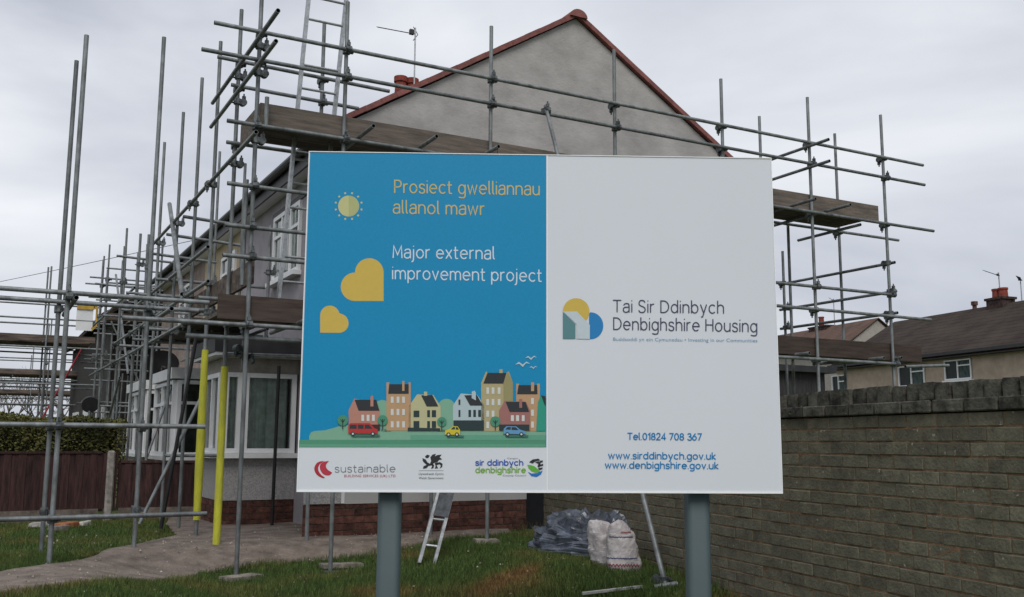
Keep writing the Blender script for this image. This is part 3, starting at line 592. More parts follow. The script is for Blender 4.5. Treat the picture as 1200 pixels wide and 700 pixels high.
for x, y, lx, ly, rz in ((2.14, 8.88, .19, .08, .55), (3.14, 9.16, .2, .07, .05), (4.58, 8.98, .12, .08, -.2)):
    B = MB(); B.obox((0, 0, .02), Vector((lx, 0, .0)), Vector((0, ly, 0)), (0, 0, .018)); o = B.build('sole_board', mat('sole_timber', (.30, .27, .23), .9, var=.3, scale=12), sc, loc=(x, y, gz(x, y)+.005)); o.rotation_euler = (.02, .03, rz)
coup(ups[0], (2.12, 9, 3.55)); coup(ups[0], (2.12, 9, 2.25), .4)

# ---- scaffold along the front
sf = thing('scaffolding', 'grey tube scaffold running along the terrace front with two yellow sleeved uprights', 'scaffolding')
fr = []
for y, top in ((10.85, 5.66), (11.86, 5.57), (13.07, 5.5), (14.54, 5.49), (16.5, 4.5), (18.6, 4.4), (21.0, 4.6)):
    t = tube('upright', sf, (2.12, y, gz(2.12, y)), (2.12, y, top)); fr.append(t)
    for z in (4.0, 2.9, 2.58): coup(t, (2.12, y, z), H2)
for y, z0, z1, p in ((9.9, gz(2.12, 9.9), 1.93, bks[0]), (10.85, .38, 2.17, fr[0])):
    B = MB(); hh = z1-z0; pr_ = [(0, .036), (hh*.3, .038 if y < 10 else .046), (hh*.5, .036 if y < 10 else .045), (hh, .034)]
    for (za, ra), (zb, rb_) in zip(pr_, pr_[1:]): B.cyl((0, 0, za), (0, 0, zb), ra, 18, r1=rb_, cap=False)
    B.cyl((0, 0, hh-.002), (0, 0, hh), .034, 18); o = B.build('foam_sleeve', YELLOW, p, True); o.location = Vector((p.location.x+0, y, z0))-wpos(p); o.location.x = 0
for y, top in ((12.15, 3.9), (13.7, 5.1), (15.5, 5.75), (17.3, 4.4)):
    t = tube('upright', sf, (3.1, y, .2), (3.1, y, top)); coup(t, (3.1, y, 2.4)); coup(t, (3.1, y, 3.3), H2)
for y in (9.95, 10.9, 11.9, 13.1, 14.6): tube('transom', sf, (1.85, y, 2.605), (3.3, y, 2.605)); 
for y in (11.95, 13.12, 14.6): tube('transom', sf, (2.0, y, 3.85), (2.95, y, 3.8))
for y in (13.1, 14.6, 16.5): tube('transom', sf, (1.9, y, 3.25), (3.3, y, 3.25))
tube('ledger', sf, (2.065, 11.6, 2.56), (2.065, 18.9, 2.56)); tube('ledger', sf, (2.065, 10.6, 2.88), (2.065, 18.7, 2.9)); tube('ledger', sf, (2.065, 10.7, 3.27), (2.065, 16.8, 3.27))
tube('ledger', sf, (3.05, 11.9, 2.56), (3.05, 17.6, 2.56))
Y_ = [9.12, 12.1, 15.3, 18.6]
for i in range(1): plank(sf, Y_[i], Y_[i+1]-.01, 2.155+(i % 2)*.004, 2.193+(i % 2)*.004, 2.66, 2.88, DBOARD, axis='y')
for i in range(1, 2):
    for k in range(4): plank(sf, Y_[i]+.01, Y_[i+1]-.01, 2.2+k*.215, 2.2+k*.215+.205, 2.63, 2.668, DBOARD, 'platform_board', 'y')
tube('brace', sf, (2.06, 13.4, 4.32), (2.02, 11.84, 2.9), r=.028)
tube('brace', sf, (2.14, 11.5, 2.35), (1.87, 11.5, .25), m=TUBE_BLACK); tube('brace', sf, (2.26, 11.6, 1.72), (1.66, 11.6, .3), r=.02)
tube('upright', sf, (3.16, 11.75, .2), (3.17, 11.75, 2.1), m=TUBE_BLACK)
tube('ledger', sf, (1.95, 12.0, 1.03), (3.2, 12.0, 1.03), r=.018); tube('transom', sf, (2.12, 9.95, 2.05), (3.4, 9.95, 2.07), r=.026, m=ALU)
t = tube('upright', sf, (2.32, 9.95, 1.9), (2.32, 9.95, 2.5)); coup(t, (2.32, 9.95, 2.05)); coup(t, (2.34, 9.95, 2.0), 1); coup(t, (2.3, 9.95, 2.12), 2)
for x, y, a, b in ((2.12, 15.5, .2, 4.3), (2.3, 19.6, .2, 5.2), (3.05, 20.4, .2, 5.2), (2.12, 22.2, .2, 5.0), (2.9, 22.6, .2, 5.3)):
    t = tube('upright', sf, (x, y, a), (x+random.uniform(-.04, .04), y, b)); coup(t, (x, y, 2.9), H2); coup(t, (x, y, 3.8))
for y in (15.6, 17.6, 18.7, 21.0):
    if y in (15.6, 21.0): tube('transom', sf, (1.8, y, 2.6), (3.3, y, 2.59))
    if y in (15.6, 18.7): tube('transom', sf, (1.85, y, 3.4), (3.3, y, 3.4))
    if y in (17.6, 21.0): tube('guard_rail', sf, (1.9, y, 4.3), (3.2, y, 4.25))
tube('ledger', sf, (2.065, 16.4, 3.6), (2.065, 22.6, 3.62)); tube('ledger', sf, (2.065, 18.0, 2.56), (2.065, 22.6, 2.56)); tube('brace', sf, (2.0, 17.0, 2.2), (2.0, 20.4, .3)); tube('brace', sf, (2.2, 20.3, 4.4), (2.2, 17.6, 2.3)); tube('brace', sf, (1.95, 14.8, .2), (2.6, 15.4, 2.2), r=.018)
# left frame
lf = thing('scaffolding', 'open scaffold frame of tall bare poles standing on the left lawn', 'scaffolding')
for x, y, top in ((.61, 9.0, 4.72), (.60, 9.9, 4.80), (1.38, 9.9, 5.2)):
    t = tube('upright', lf, (x, y, gz(x, y)), (x, y, top))
    for z in (.56, 1.32, 2.4): coup(t, (x, y, z)); 
for y, z, a, b in ((8.948, .575, -3.5, 1.83), (8.948, 1.325, -3.5, 1.78), (8.948, 2.425, -3.5, 1.76), (9.85, 2.46, -3.5, 1.84)): tube('ledger', lf, (a, y, z), (b, y, z))
tube('transom', lf, (.66, 8.8, 2.37), (.66, 10.1, 2.37)); tube('transom', lf, (1.42, 8.8, 2.33), (1.42, 10.3, 2.33))
coup(t, (1.38, 9.9, 2.46))

# ------------------------------------------------------------------ ladders
def ladder(name, label, b0, b1, t0, t1, nr, rung0, step):
    o = thing(name, label, 'ladder', b0); base = Vector(b0)
    b0, b1, t0, t1 = map(Vector, (b0, b1, t0, t1))
    for a, b in ((b0, t0), (b1, t1)):
        d = (b-a).normalized(); s_ = (b1-b0).normalized(); k = d.cross(s_).normalized(); B = MB()
        B.obox((a+b)/2-base, s_*.015, k*.034, (b-a)/2); B.build('stile', ALU, o)
    Ln = (t0-b0).length
    for i in range(nr):
        t = (rung0+i*step)/Ln
        if t > 1: break
        B = MB(); B.cyl(b0.lerp(t0, t)-base, b1.lerp(t1, t)-base, .014, 8); B.build('rung', ALU, o)
    return o
ladder('ladder', 'aluminium ladder poking above the upper scaffold lift', (2.50, 9.42, 2.4), (2.86, 9.42, 2.4), (2.715, 9.42, 6.0), (3.115, 9.42, 6.0), 16, .1, .25)
l2 = ladder('ladder', 'short ladder with a grey guard plate leaning behind the signboard', (3.68, 8.57, .1), (3.81, 8.53, .08), (4.50, 8.92, 2.4), (4.63, 8.88, 2.4), 9, .17, .25)
B = MB(); p = Vector((0, 0, 0)); a_ = Vector((3.68, 8.57, .1)); bb = Vector((4.50, 8.92, 2.4)); c_ = Vector((3.81, 8.53, .08)); dd = Vector((4.63, 8.88, 2.4))
m0 = a_.lerp(bb, .18)-a_; m1 = c_.lerp(dd, .18)-a_; m2 = c_.lerp(dd, .75)-a_; m3 = a_.lerp(bb, .75)-a_
off = Vector((0, -.025, .005)); V = [v+off for v in (m0, m1, m2, m3)]+[v+off*1.8 for v in (m0, m1, m2, m3)]
B.add(V, [(0, 1, 2, 3), (7, 6, 5, 4), (0, 4, 5, 1), (1, 5, 6, 2), (2, 6, 7, 3), (3, 7, 4, 0)]); B.build('guard_plate', mat('guard_plate', (.09, .10, .11), .5, .3, var=.3, scale=15), l2)

# ------------------------------------------------------------------ houses of the terrace
GY = 10.4; FXH = 3.5; ZE = 4.55; RX_, RZ = 6.56, 6.74; EX = 3.3; EXR = 9.82; ZG = 4.72
def window(parent, x0, x1, z0, z1, y, facing, divs, transom=None, curtain=False, name='window', depth=.06):
    """facing 'y' : in a wall facing -Y at y; facing 'x': in a wall facing -X at x=y, spanning Y x0..x1"""
    def bx(B, a0, a1, c0, c1, d0, d1):
        if facing == 'y': B.box((a0, y+d0, c0), (a1, y+d1, c1))
        else: B.box((y+d0, a0, c0), (y+d1, a1, c1))
    fwd = .055; B = MB()
    bx(B, x0, x1, z0, z0+fwd, -depth, .02); bx(B, x0, x1, z1-fwd, z1, -depth, .02); bx(B, x0, x0+fwd, z0+fwd, z1-fwd, -depth, .02); bx(B, x1-fwd, x1, z0+fwd, z1-fwd, -depth, .02)
    xsd = [x0+fwd]
    for d in divs:
        bx(B, d-fwd/2, d+fwd/2, z0+fwd, z1-fwd, -depth+.003, .017); xsd.append(d)
    if transom: 
        e = x0+fwd
        for d in list(divs)+[x1-fwd]:
            bx(B, e, d-fwd/2 if d in divs else d, transom-.022, transom+.022, -depth+.006, .014); e = d+fwd/2
    fr_ = B.build(name, UPVC, parent)
    xsd.append(x1-fwd)
    for i in range(len(xsd)-1):
        B = MB(); bx(B, xsd[i]+.002, xsd[i+1]-.002, z0+fwd+.001, z1-fwd-.001, -depth*.3, -depth*.3+.008); B.build('pane', GLASSC if curtain else GLASS, fr_)
    B = MB(); bx(B, x0-.04, x1+.04, z0-.06, z0-.002, -depth-.07, .03); B.build('sill', UPVC, fr_)
    return fr_
gm = bpy.data.materials.new('clear_window_glass'); gm.use_nodes = True; t = gm.node_tree; t.nodes.clear()
o_ = t.nodes.new('ShaderNodeOutputMaterial'); g1 = t.nodes.new('ShaderNodeBsdfGlossy'); g1.inputs['Roughness'].default_value = .05; t1 = t.nodes.new('ShaderNodeBsdfTransparent'); t1.inputs[0].default_value = (.86, .9, .88, 1)
fz = t.nodes.new('ShaderNodeFresnel'); fz.inputs[0].default_value = 1.5; m_ = t.nodes.new('ShaderNodeMixShader'); t.links.new(fz.outputs[0], m_.inputs[0]); t.links.new(t1.outputs[0], m_.inputs[1]); t.links.new(g1.outputs[0], m_.inputs[2]); t.links.new(m_.outputs[0], o_.inputs[0])
GLASSC = gm
def curtain(parent, a0, a1, z0, z1, y, facing, m=CURTAIN, amp=.02, fr=26):
    n = int((a1-a0)/.012); B = MB(); V = []
    for i in range(n+1):
        a = a0+(a1-a0)*i/n; d = amp*math.sin(a*fr*2)+amp*.6*math.sin(a*fr*3.7+1)
        for z in (z0, z1): V.append((a, y+d, z) if facing == 'y' else (y+d, a, z))
    B.add(V, [(2*i, 2*i+2, 2*i+3, 2*i+1) for i in range(n)]); return B.build('curtain', m, parent, True)
def bricks_on(parent, mt, a0, a1, z0, courses, y, facing='y', L=.215, Hb=.065, j=.010, proud=.008, mb=None, name='brick'):
    me = {}
    for c in range(courses):
        a = a0-(L+j)/2*(c % 2)
        while a < a1:
            s, e = max(a, a0), min(a+L, a1); a += L+j
            if e-s < .03: continue
            key = round(e-s, 3)
            if key not in me:
                B = MB(); w_ = e-s
                B.box((0, -proud, 0), (w_, .004, Hb)) if facing == 'y' else B.box((-proud, 0, 0), (.004, w_, Hb)); q_ = B.mesh('brick'); q_.materials.append(mt); me[key] = q_
            o = bpy.data.objects.new(name, me[key]); COL.objects.link(o); o.parent = parent
            z = z0+c*(Hb+j); k = random.uniform(-.003, .003)
            o.location = (s, y+k, z) if facing == 'y' else (y+k, s, z)
h1 = thing('end_terrace_house', 'end house of the terrace with bare grey rendered gable and red verge tiles', 'house')
# gable: pentagon prism behind which the house runs on
GP = [(FXH, .1), (FXH, ZE+.10), (EX+.01, ZG-.02), (RX_, RZ-.012), (2*RX_-EX-.01, ZG-.02), (2*RX_-FXH, ZE+.10), (2*RX_-FXH, .1)]
B = MB(); B.prism(GP, GY, GY+.25); g_ = B.build('gable_wall', RENDER, h1)
B = MB(); B.box((FXH+.001, GY+.25, .1), (FXH+.25, 15.3, ZE)); fw_ = B.build('front_wall', LILAC, h1)
box('back_wall', (2*RX_-FXH-.25, GY+.25, .1), (2*RX_-FXH-.001, 15.3, ZE), RENDER, h1)
def roof_slope(parent, ya, yb, m=ROOF):
    # two slopes with courses of tiles as stepped strips
    sx = RX_-EX; sz = RZ-ZG; Ln = math.hypot(sx, sz); n = 14
    B = MB()
    for sgn in (1, -1):
        for i in range(n):
            t0, t1 = i/n, (i+1)/n+.01
            if sgn > 0: x0, x1 = EX+sx*t0, EX+sx*min(t1, 1)
            else: x0, x1 = 2*RX_-EX-sx*t0, 2*RX_-EX-sx*min(t1, 1)
            z0, z1 = ZG+sz*t0, ZG+sz*min(t1, 1)
            B.add([(x0, ya, z0), (x1, ya, z1), (x1, ya, z1+.012), (x0, ya, z0+.045), (x0, yb, z0), (x1, yb, z1), (x1, yb, z1+.012), (x0, yb, z0+.045)],
                  [(0, 1, 2, 3), (7, 6, 5, 4), (0, 4, 5, 1), (3, 2, 6, 7), (0, 3, 7, 4)])
    o = B.build('roof', m, parent); return o
rf = roof_slope(h1, GY+.0, 15.3)
# verge tiles as separate red pieces on both slopes
sx, sz = RX_-EX, RZ-ZG; Ln = math.hypot(sx, sz); dx, dz = sx/Ln, sz/Ln; nT = 17
for sgn in (1, -1):
    for i in range(nT):
        t0 = i*Ln/nT; B = MB(); w_ = Ln/nT+.02
        ang = Vector((dx*sgn, 0, dz)); nr = Vector((-dz*sgn, 0, dx))
        B.obox(ang*w_/2+nr*(.018), ang*w_/2, (0, .05, 0), nr*.030)
        c = Vector((RX_-sgn*(sx-dx*t0), GY-.0-.012+.002*(i % 2), ZG+dz*t0+.012+.003*(i % 2)))
        B.build('verge_tile', VERGE, rf, loc=c)
n = 12
for i in range(16):
    B = MB(); y0 = GY-.09+i*.31; V = []
    for y in (y0, y0+.32):
        for k in range(n+1):
            a = math.pi*k/n; V.append((RX_+.13*math.cos(a), y, RZ-.02+.105*math.sin(a)))
    B.add(V, [(k, k+1, k+n+2, k+n+1) for k in range(n)]+[tuple(range(n+1)), tuple(range(2*n+1, n, -1))]); B.build('ridge_tile', VERGE if i < 1 else ROOF, rf)
box('soffit', (EX+.03, GY-.02, ZE-.03), (FXH+.0, 15.3, ZE+.0), UPVC, h1); box('fascia', (EX, GY-.02, ZE-.04), (EX+.028, 15.3, ZG+.03), DARKF, h1)
B = MB(); B.cyl((EX-.05, GY-.06, ZG-.02), (EX-.05, 15.3, ZG-.02), .055, 10); gt_ = B.build('gutter', DARKF, h1)
B = MB(); B.cyl((FXH-.05, 10.55, .25), (FXH-.05, 10.55, ZE-.05), .034, 10); B.build('downpipe', DARKF, h1)
wu = window(h1, 12.14, 13.41, 3.36, 4.28, FXH, 'x', (12.56, 12.98), 3.98, True, depth=.04); curtain(wu, 12.2, 13.35, 3.42, 4.2, FXH-.004, 'x', amp=.002)
box('lintel', (FXH-.02, 12.0, 4.30), (FXH, 13.55, 4.36), DARKF, h1)
# lower side projection with brick plinth, mostly behind the signboard
PJ = [(3.06, 10.2), (5.72, 10.2), (5.72, GY-.002), (FXH+.02, GY-.002), (FXH-.004, GY+.9), (FXH-.004, 11.6)]
def prismz(B, poly, z0, z1): B.prism(poly, z0, z1, 'z')
B = MB(); prismz(B, PJ, .1, .545); pl = B.build('plinth', MORTAR, h1)
bricks_on(pl, REDBRICK, 3.06, 5.72, .2, 5, 10.2)
B = MB(); prismz(B, [(x, y-.012 if y < 10.3 else y) for x, y in PJ], .547, 2.3); B.build('side_projection', GREYPAINT, h1)
box('corner_panel', (3.062, 10.165, .555), (3.46, 10.187, 2.28), DASH, h1); box('cover_strip', (3.462, 10.172, .555), (3.5, 10.187, 2.28), UPVC, h1)
box('side_gate', (5.735, 10.30, .15), (6.35, 10.34, 1.9), mat('dark_gate', (.012, .012, .014), .8), h1)
# front porch
P0, P1, PY0, PY1 = 2.60, FXH, 12.06, 13.0
box('plinth', (P0, PY0, .1), (P1, PY1, .50), MORTAR, h1); pz = bpy.data.objects[h1.name]
bricks_on(h1, REDBRICK, P0+.003, P1-.003, .2, 4, PY0); bricks_on(h1, REDBRICK, PY0, PY1, .2, 4, P0, 'x')
B = MB(); B.box((P0-.01, PY0-.012, .502), (P1-.002, PY1, 1.0)); B.build('porch_wall', DASH, h1)
wp = window(h1, P0-.01, P1-.03, 1.06, 2.02, PY0, 'y', (2.815,), None, True); curtain(wp, P0+.04, P1-.1, 1.1, 1.98, PY0+.07, 'y', amp=.018); box('corner_post', (2.745, PY0-.066, 1.062), (2.885, PY0+.03, 2.018), UPVC, h1)
wq = window(h1, PY0+.02, PY1, 1.06, 2.02, P0, 'x', (12.5,), None, True)
box('porch_back', (P0+.35, PY0+.30, 1.0), (P1-.02, PY1-.02, 2.1), mat('dark_interior', (.05, .055, .055), .95), h1)
box('header', (P0-.012, PY0-.03, 2.022), (P1-.002, PY1, 2.2), mat('beige_header', (.33, .30, .27), .8), h1)
cp = box('canopy', (2.42, 11.75, 2.205), (P1-.004, 13.2, 2.24), UPVC, h1); box('canopy_fascia', (2.40, 11.73, 2.242), (P1-.006, 13.2, 2.41), DARKF, h1)
# cream and brown neighbours
def neighbour(name, label, ya, yb, m, wins, bay):
    h = thing(name, label, 'house')
    box('front_wall', (FXH, ya+.002, .1), (FXH+.25, yb-.002, ZE), m, h)
    roof_slope(h, ya+.002, yb-.002)
    box('soffit', (EX+.03, ya+.002, ZE-.03), (FXH, yb-.002, ZE), UPVC, h); box('fascia', (EX, ya+.002, ZE-.04), (EX+.028, yb-.002, ZG+.03), DARKF, h)
    B = MB(); B.cyl((EX-.05, ya+.002, ZG-.02), (EX-.05, yb-.002, ZG-.02), .055, 10); B.build('gutter', DARKF, h)
    for a, b, z0, z1 in wins: window(h, a, b, z0, z1, FXH, 'x', ((a+b)/2,), z1-.3, depth=.04)
    y0, y1, x0 = bay
    box('bay_wall', (x0, y0, .1), (FXH-.002, y1, .92), DASH, h)
    window(h, x0, FXH-.03, .98, 2.08, y0, 'y', (x0+(FXH-x0)*.5,), 1.75, True); 
    window(h, y0+.01, y1, .98, 2.08, x0, 'x', (y0+.5, y0+1.0), 1.75, True)
    box('bay_back', (x0+.12, y0+.12, .93), (FXH-.01, y1-.01, 2.07), mat('dim_interior', (.13, .13, .12), .95), h)
    box('bay_roof', (x0-.1, y0-.08, 2.10), (FXH-.003, y1+.06, 2.26), UPVC, h)
    return h
h2 = neighbour('terraced_house', 'middle terrace house with cream upper wall and white bay window', 15.3, 18.3, CREAM, [(15.75, 16.75, 3.36, 4.25)], (15.0, 16.7, 2.56))
h3 = neighbour('terraced_house', 'far terrace house with brown pebbledash front and white bay window', 18.3, 22.9, BUFF, [(19.4, 20.6, 3.36, 4.25)], (18.4, 20.2, 2.62))
box('gable_wall', (FXH+.25, 22.62, .1), (2*RX_-FXH, 22.89, ZE), BUFF, h3)
ds = thing('satellite_dish', 'dark satellite dish on the brown house wall above the bay', 'dish', (2.63, 16.95, 2.46))
B = MB(); n = 20; V = [(0, .05, 0)]; F = []
for r_, y in ((.14, .03), (.27, -.02)):
    V += [(r_*math.cos(6.283*k/n)*1.0, y, r_*.8*math.sin(6.283*k/n)) for k in range(n)]
F += [(0, 1+k, 1+(k+1) % n) for k in range(n)]+[(1+k, 1+n+k, 1+n+(k+1) % n, 1+(k+1) % n) for k in range(n)]
B.add(V, F); B.build('reflector', mat('dish_grey', (.022, .022, .024), .85, spec=.1), ds, True); B = MB(); B.cyl((0, .04, -.05), (.42, .1, -.12), .018); B.cyl((0, 0, -.22), (-.05, -.3, -.1), .01); B.build('bracket', CLAMP, ds)
# chimney and aerial
ch = thing('chimney', 'red clay pot chimney rising behind the left slope of the gable roof', 'chimney', (6.48, 16.1, 6.2))
B = MB(); B.box((-.3, -.3, 0), (.3, .3, 1.08)); B.box((-.34, -.34, 1.08), (.34, .34, 1.17)); B.build('stack', STACK, ch)
for dx_ in (-.1, .12):
    B = MB(); B.cyl((dx_, 0, 1.17), (dx_, 0, 1.56), .115, 16, r1=.1); B.cyl((dx_, 0, 1.5), (dx_, 0, 1.6), .125, 16); B.build('chimney_pot', POT, ch)
def aerial(label, loc, h=1.0, bl=.7, dirx=-1, dz=0.14, r=.012, dy=0):
    a = thing('tv_aerial', label, 'aerial', loc); B = MB(); B.cyl((0, 0, 0), (0, 0, h), r*1.2, 8); B.build('mast', ALU, a)
    B = MB(); B.cyl((0, 0, h-.12), (dirx*bl, dy, h-.12+dz), r*.7, 6); 
    for i in range(12):
        t = (i+1)/12; p = Vector((dirx*bl*t, dy*t, h-.12+dz*t)); B.cyl(p-Vector((.02, .10, .05)), p+Vector((.02, .10, .05)), r*.55, 5)
    p = Vector((dirx*.06, 0, h-.1)); B.box(p-Vector((.05, .03, .04)), p+Vector((.03, .03, .05)))
    for s in (-1, 1): B.cyl((.05, 0, h-.12), (-.04, 0, h-.12+s*.13), r*.6, 5)
    B.build('boom', mat('aerial_dark', (.05, .05, .055), .6), a); return a
aerial('dark TV aerial on a thin mast by the red chimney pots', (6.48, 15.7, 7.5), 1.12, .72, dz=-.02)

# ------------------------------------------------------------------ brick garden wall
wl = thing('garden_wall', 'long grey brown brick garden wall with dark weathered coping', 'wall', (4.85, 5.85, 0))
WD = Vector((.1729, .98494, 0)); WN = Vector((-.98494, .1729, 0)); W0 = Vector((4.85, 5.85, 0)); S0, S1 = -4.4, 3.55; ZW0 = -.08; CH = .0752; NC = 19; ZT = 1.365
ang = math.atan2(WD.y, WD.x); 
def wbox(B, s0, s1, n0, n1, z0, z1): B.obox(WD*(s0+s1)/2+WN*(n0+n1)/2+Vector((0, 0, (z0+z1)/2)), WD*(s1-s0)/2, WN*(n1-n0)/2, (0, 0, (z1-z0)/2))
B = MB(); wbox(B, S0, S1, -.2, -.0005, -.6, ZT-.004); B.build('mortar_core', GMORT, wl)
cand = []
for c in range(NC):
    z = ZT-(c+1)*CH; s = S0-(.1125 if c % 2 else 0)
    while s < S1:
        a, b = max(s, S0)+.005, min(s+.225, S1)-.005; s += .225
        if b-a > .05: cand.append((a, b, z+.005, z+CH-.005))
def scr(p):
    v = Vector(p)-Vector((0, 0, EYE)); zc = v.dot(fw); return (600+f*v.dot(rt)/zc, 350-f*v.dot(up)/zc, zc) if zc > .3 else (9999, 0, -1)
def shown(cn):
    a, b, z0, z1 = cn; p = scr(W0+WD*(a+b)/2+Vector((0, 0, (z0+z1)/2)))
    vis = p[2] > 0 and -10 < p[0] < 1215 and -5 < p[1] < 708 and not (p[0] < 912 and p[1] < 574)
    return (1 if vis else 0, -p[2])
cand.sort(key=shown, reverse=True)
BV = []
for k in range(4):
    B = MB(); r_ = random.uniform
    B.obox((0, 0, 0), WD*.1100, WN*.009, (0, 0, .0338)); me = B.mesh('brick'); bevel(me, .0035, 1)
    for v in me.vertices: v.co += Vector((r_(-1, 1)*.0012, r_(-1, 1)*.0012, r_(-1, 1)*.0016))
    me.materials.append(GBRICK); BV.append(me)
joined = MB()
for i, (a, b, z0, z1) in enumerate(cand):
    full = b-a > .2
    ctr = WD*(a+b)/2+WN*(.0015+random.uniform(-.0035, .0035)-.007)+Vector((0, 0, (z0+z1)/2+random.uniform(-.0015, .0015)))
    if i < 290 and full:
        o = bpy.data.objects.new('brick', BV[i % 4]); COL.objects.link(o); o.parent = wl; o.location = ctr
    else: joined.obox(ctr, WD*(b-a)/2, WN*.009, (0, 0, (z1-z0)/2))
o = joined.build('brickwork', GBRICK2, wl); o['kind'] = 'stuff'
# coping: one projecting stretcher course and a brick-on-edge course above
s = S0
while s < S1:
    B = MB(); k = random.uniform(-.006, .004); B.obox((0, 0, 0), WD*.1075, WN*.128, (0, 0, .033)); me = B.mesh('coping_brick'); bevel(me, .006, 1)
    B.build; me.materials.append(CBRICK); o = link('coping_brick', me, None, wl, WD*(s+.1125)+WN*(-.1+k)+Vector((0, 0, ZT+.036))); s += .226
s = S0
while s < S1:
    h_ = random.uniform(-.003, .005); wdt = random.uniform(.098, .106); B = MB(); B.obox((0, 0, 0), WD*wdt/2, WN*.112, (0, 0, .048)); me = B.mesh('coping_brick'); bevel(me, .005, 2)
    for v in me.vertices: v.co += Vector((0, 0, .004*noise.noise(v.co*20+Vector((s, 0, 0)))))
    me.materials.append(CBRICK); o = link('coping_brick', me, None, wl, WD*(s+.055)+WN*(-.1+random.uniform(-.01, .008))+Vector((0, 0, ZT+.072+.038+h_))); o.rotation_euler = (0, random.uniform(-.03, .03), 0); s += .112

# ------------------------------------------------------------------ fence, hedge
fe = thing('wooden_fence', 'dark brown vertical board fence with concrete posts across the left lawn', 'fence', (0, 13.6, 0))
fz0 = .2
def fence_run(parent, xa, ya, xb, yb, top, posts):
    d = Vector((xb-xa, yb-ya, 0)); Ln = d.length; d.normalize(); nrm = Vector((d.y, -d.x, 0)); base = Vector((xa, ya, 0))-wpos(parent); s = 0; i = 0
    while s < Ln-.05:
        w_ = .088; B = MB(); B.obox((0, 0, 0), d*w_/2, nrm*.008, (0, 0, (top-.34)/2)); o = B.build('fence_board', FENCE, parent, loc=base+d*(s+w_/2)+nrm*(.010 if i % 2 else 0)+Vector((0, 0, (top+.34)/2+random.uniform(-.006, .006)))); s += .082; i += 1
    s = 0
    while s < Ln-.1:
        e = min(s+1.83, Ln); B = MB(); B.obox(d*(s+e)/2+Vector((0, 0, .27)), d*(e-s-.06)/2, nrm*.025, (0, 0, .075)); B.build('gravel_board', mat('gravel_board', (.17, .14, .12), .95, var=.3, scale=8), parent, loc=base); B = MB(); B.obox(d*(s+e)/2+Vector((0, 0, top+.01)), d*(e-s-.06)/2, nrm*.03, (0, 0, .015)); B.build('capping_rail', FENCE, parent, loc=base); s = e+.0
    for s in posts:
        B = MB(); B.obox(d*s+Vector((0, 0, .535)), d*.048, nrm*.055, (0, 0, .535)); me = B.mesh('concrete_post'); bevel(me, .02, 1); me.materials.append(CONC); link('concrete_post', me, None, parent, base)
fence_run(fe, -4.0, 13.3, 1.62, 13.7, 1.04, (.4, 2.26, 4.22, 5.58))
f2 = thing('wooden_fence', 'lower near-black board fence between the concrete post and the bay', 'fence', (1.75, 13.8, 0))
fence_run(f2, 1.67, 13.76, 2.85, 13.6, .92, ())
hd = MB(); 
hg = thing('hedge', 'overgrown green brown hedge behind the dark fence', 'hedge', (0, 16, 0))
def leafmass(n, fn, size):
    V = []; F = []
    for i in range(n):
        p, s = fn(); a = Vector((random.gauss(0, 1), random.gauss(0, 1), random.gauss(0, 1))).normalized(); b = a.orthogonal().normalized(); l = size*random.uniform(.6, 1.4)
        k = len(V); V += [p-b*l*.4, p+a*l*.5-b*.1*l, p+b*l*.4+a*.0, p-a*l*.6]; F += [(k, k+1, k+2, k+3)]
    return V, F
def hp():
    x = random.uniform(-6, 1.95); t = random.random(); top = 1.5+.07*noise.noise(Vector((x*1.6, 0, 0)))+.03*noise.noise(Vector((x*6, 4, 0)))-.05*max(0, x-1.2)
    z = .3+(top-.3)*random.random()**.6; y = 15.3+.25*noise.noise(Vector((x*2, z*3, 0)))+random.random()**2*.9
    if random.random() < .25: z = top+random.uniform(-.06, .05); y = random.uniform(15.2, 16.4)
    return Vector((x, y, z)), 1
V, F = leafmass(52000, hp, .036); me = bpy.data.meshes.new('foliage'); me.from_pydata([v-Vector((0, 16, 0)) for v in V], [], F); o = link('foliage', me, FOL, hg); o['kind'] = 'stuff'
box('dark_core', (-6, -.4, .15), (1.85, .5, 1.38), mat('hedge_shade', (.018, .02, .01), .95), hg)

# ------------------------------------------------------------------ sacks
def blob(name, label, cat, loc, rx, ry, h, m, amp=.06, fr=6, lean=(0, 0), pinch=.6, rz=0, seed=0, pw=2.6, crumple=False):
    B = MB(); nu, nv = 44, 30; V = []
    for j in range(nv+1):
        t = j/nv; z = h*(1-(1-t)**1.15) if j else 0; k = (1-t**pw)**.5*(1-pinch*t*.5)+.0
        if t < .12: k *= .86+t*1.15
        for i in range(nu):
            a = 2*math.pi*i/nu; c_, s_ = math.cos(a), math.sin(a); q_ = (abs(c_)**3+abs(s_)**3)**(-1/3)
            p = Vector((c_*rx*k*q_, s_*ry*k*q_, z))
            nn = noise.noise(Vector((p.x*fr+seed, p.y*fr, p.z*fr*.7)))+.5*abs(noise.noise(Vector((p.x*fr*3, p.y*fr*3+seed, p.z*fr*1.6))))*2-.3
            if crumple:
                nn = 0
                for oc, am in ((1, 1.0), (2.1, .6), (4.3, .35)): nn += am*(.5-1.6*abs(noise.noise(Vector((p.x*fr*oc+seed, p.y*fr*oc, p.z*fr*oc)))))
            p *= 1+amp*nn; p.x += lean[0]*t; p.y += lean[1]*t; p.z = max(p.z, 0); V.append(p)
    F = [(j*nu+i, j*nu+(i+1) % nu, (j+1)*nu+(i+1) % nu, (j+1)*nu+i) for j in range(nv) for i in range(nu)]+[tuple(range(nv*nu, (nv+1)*nu))]
    B.add(V, F); t_ = thing(name, label, cat, loc); o = B.build('sack_body' if cat == 'sack' else 'plastic_sheet', m, t_, not crumple); t_.rotation_euler = (0, 0, rz); return t_, o
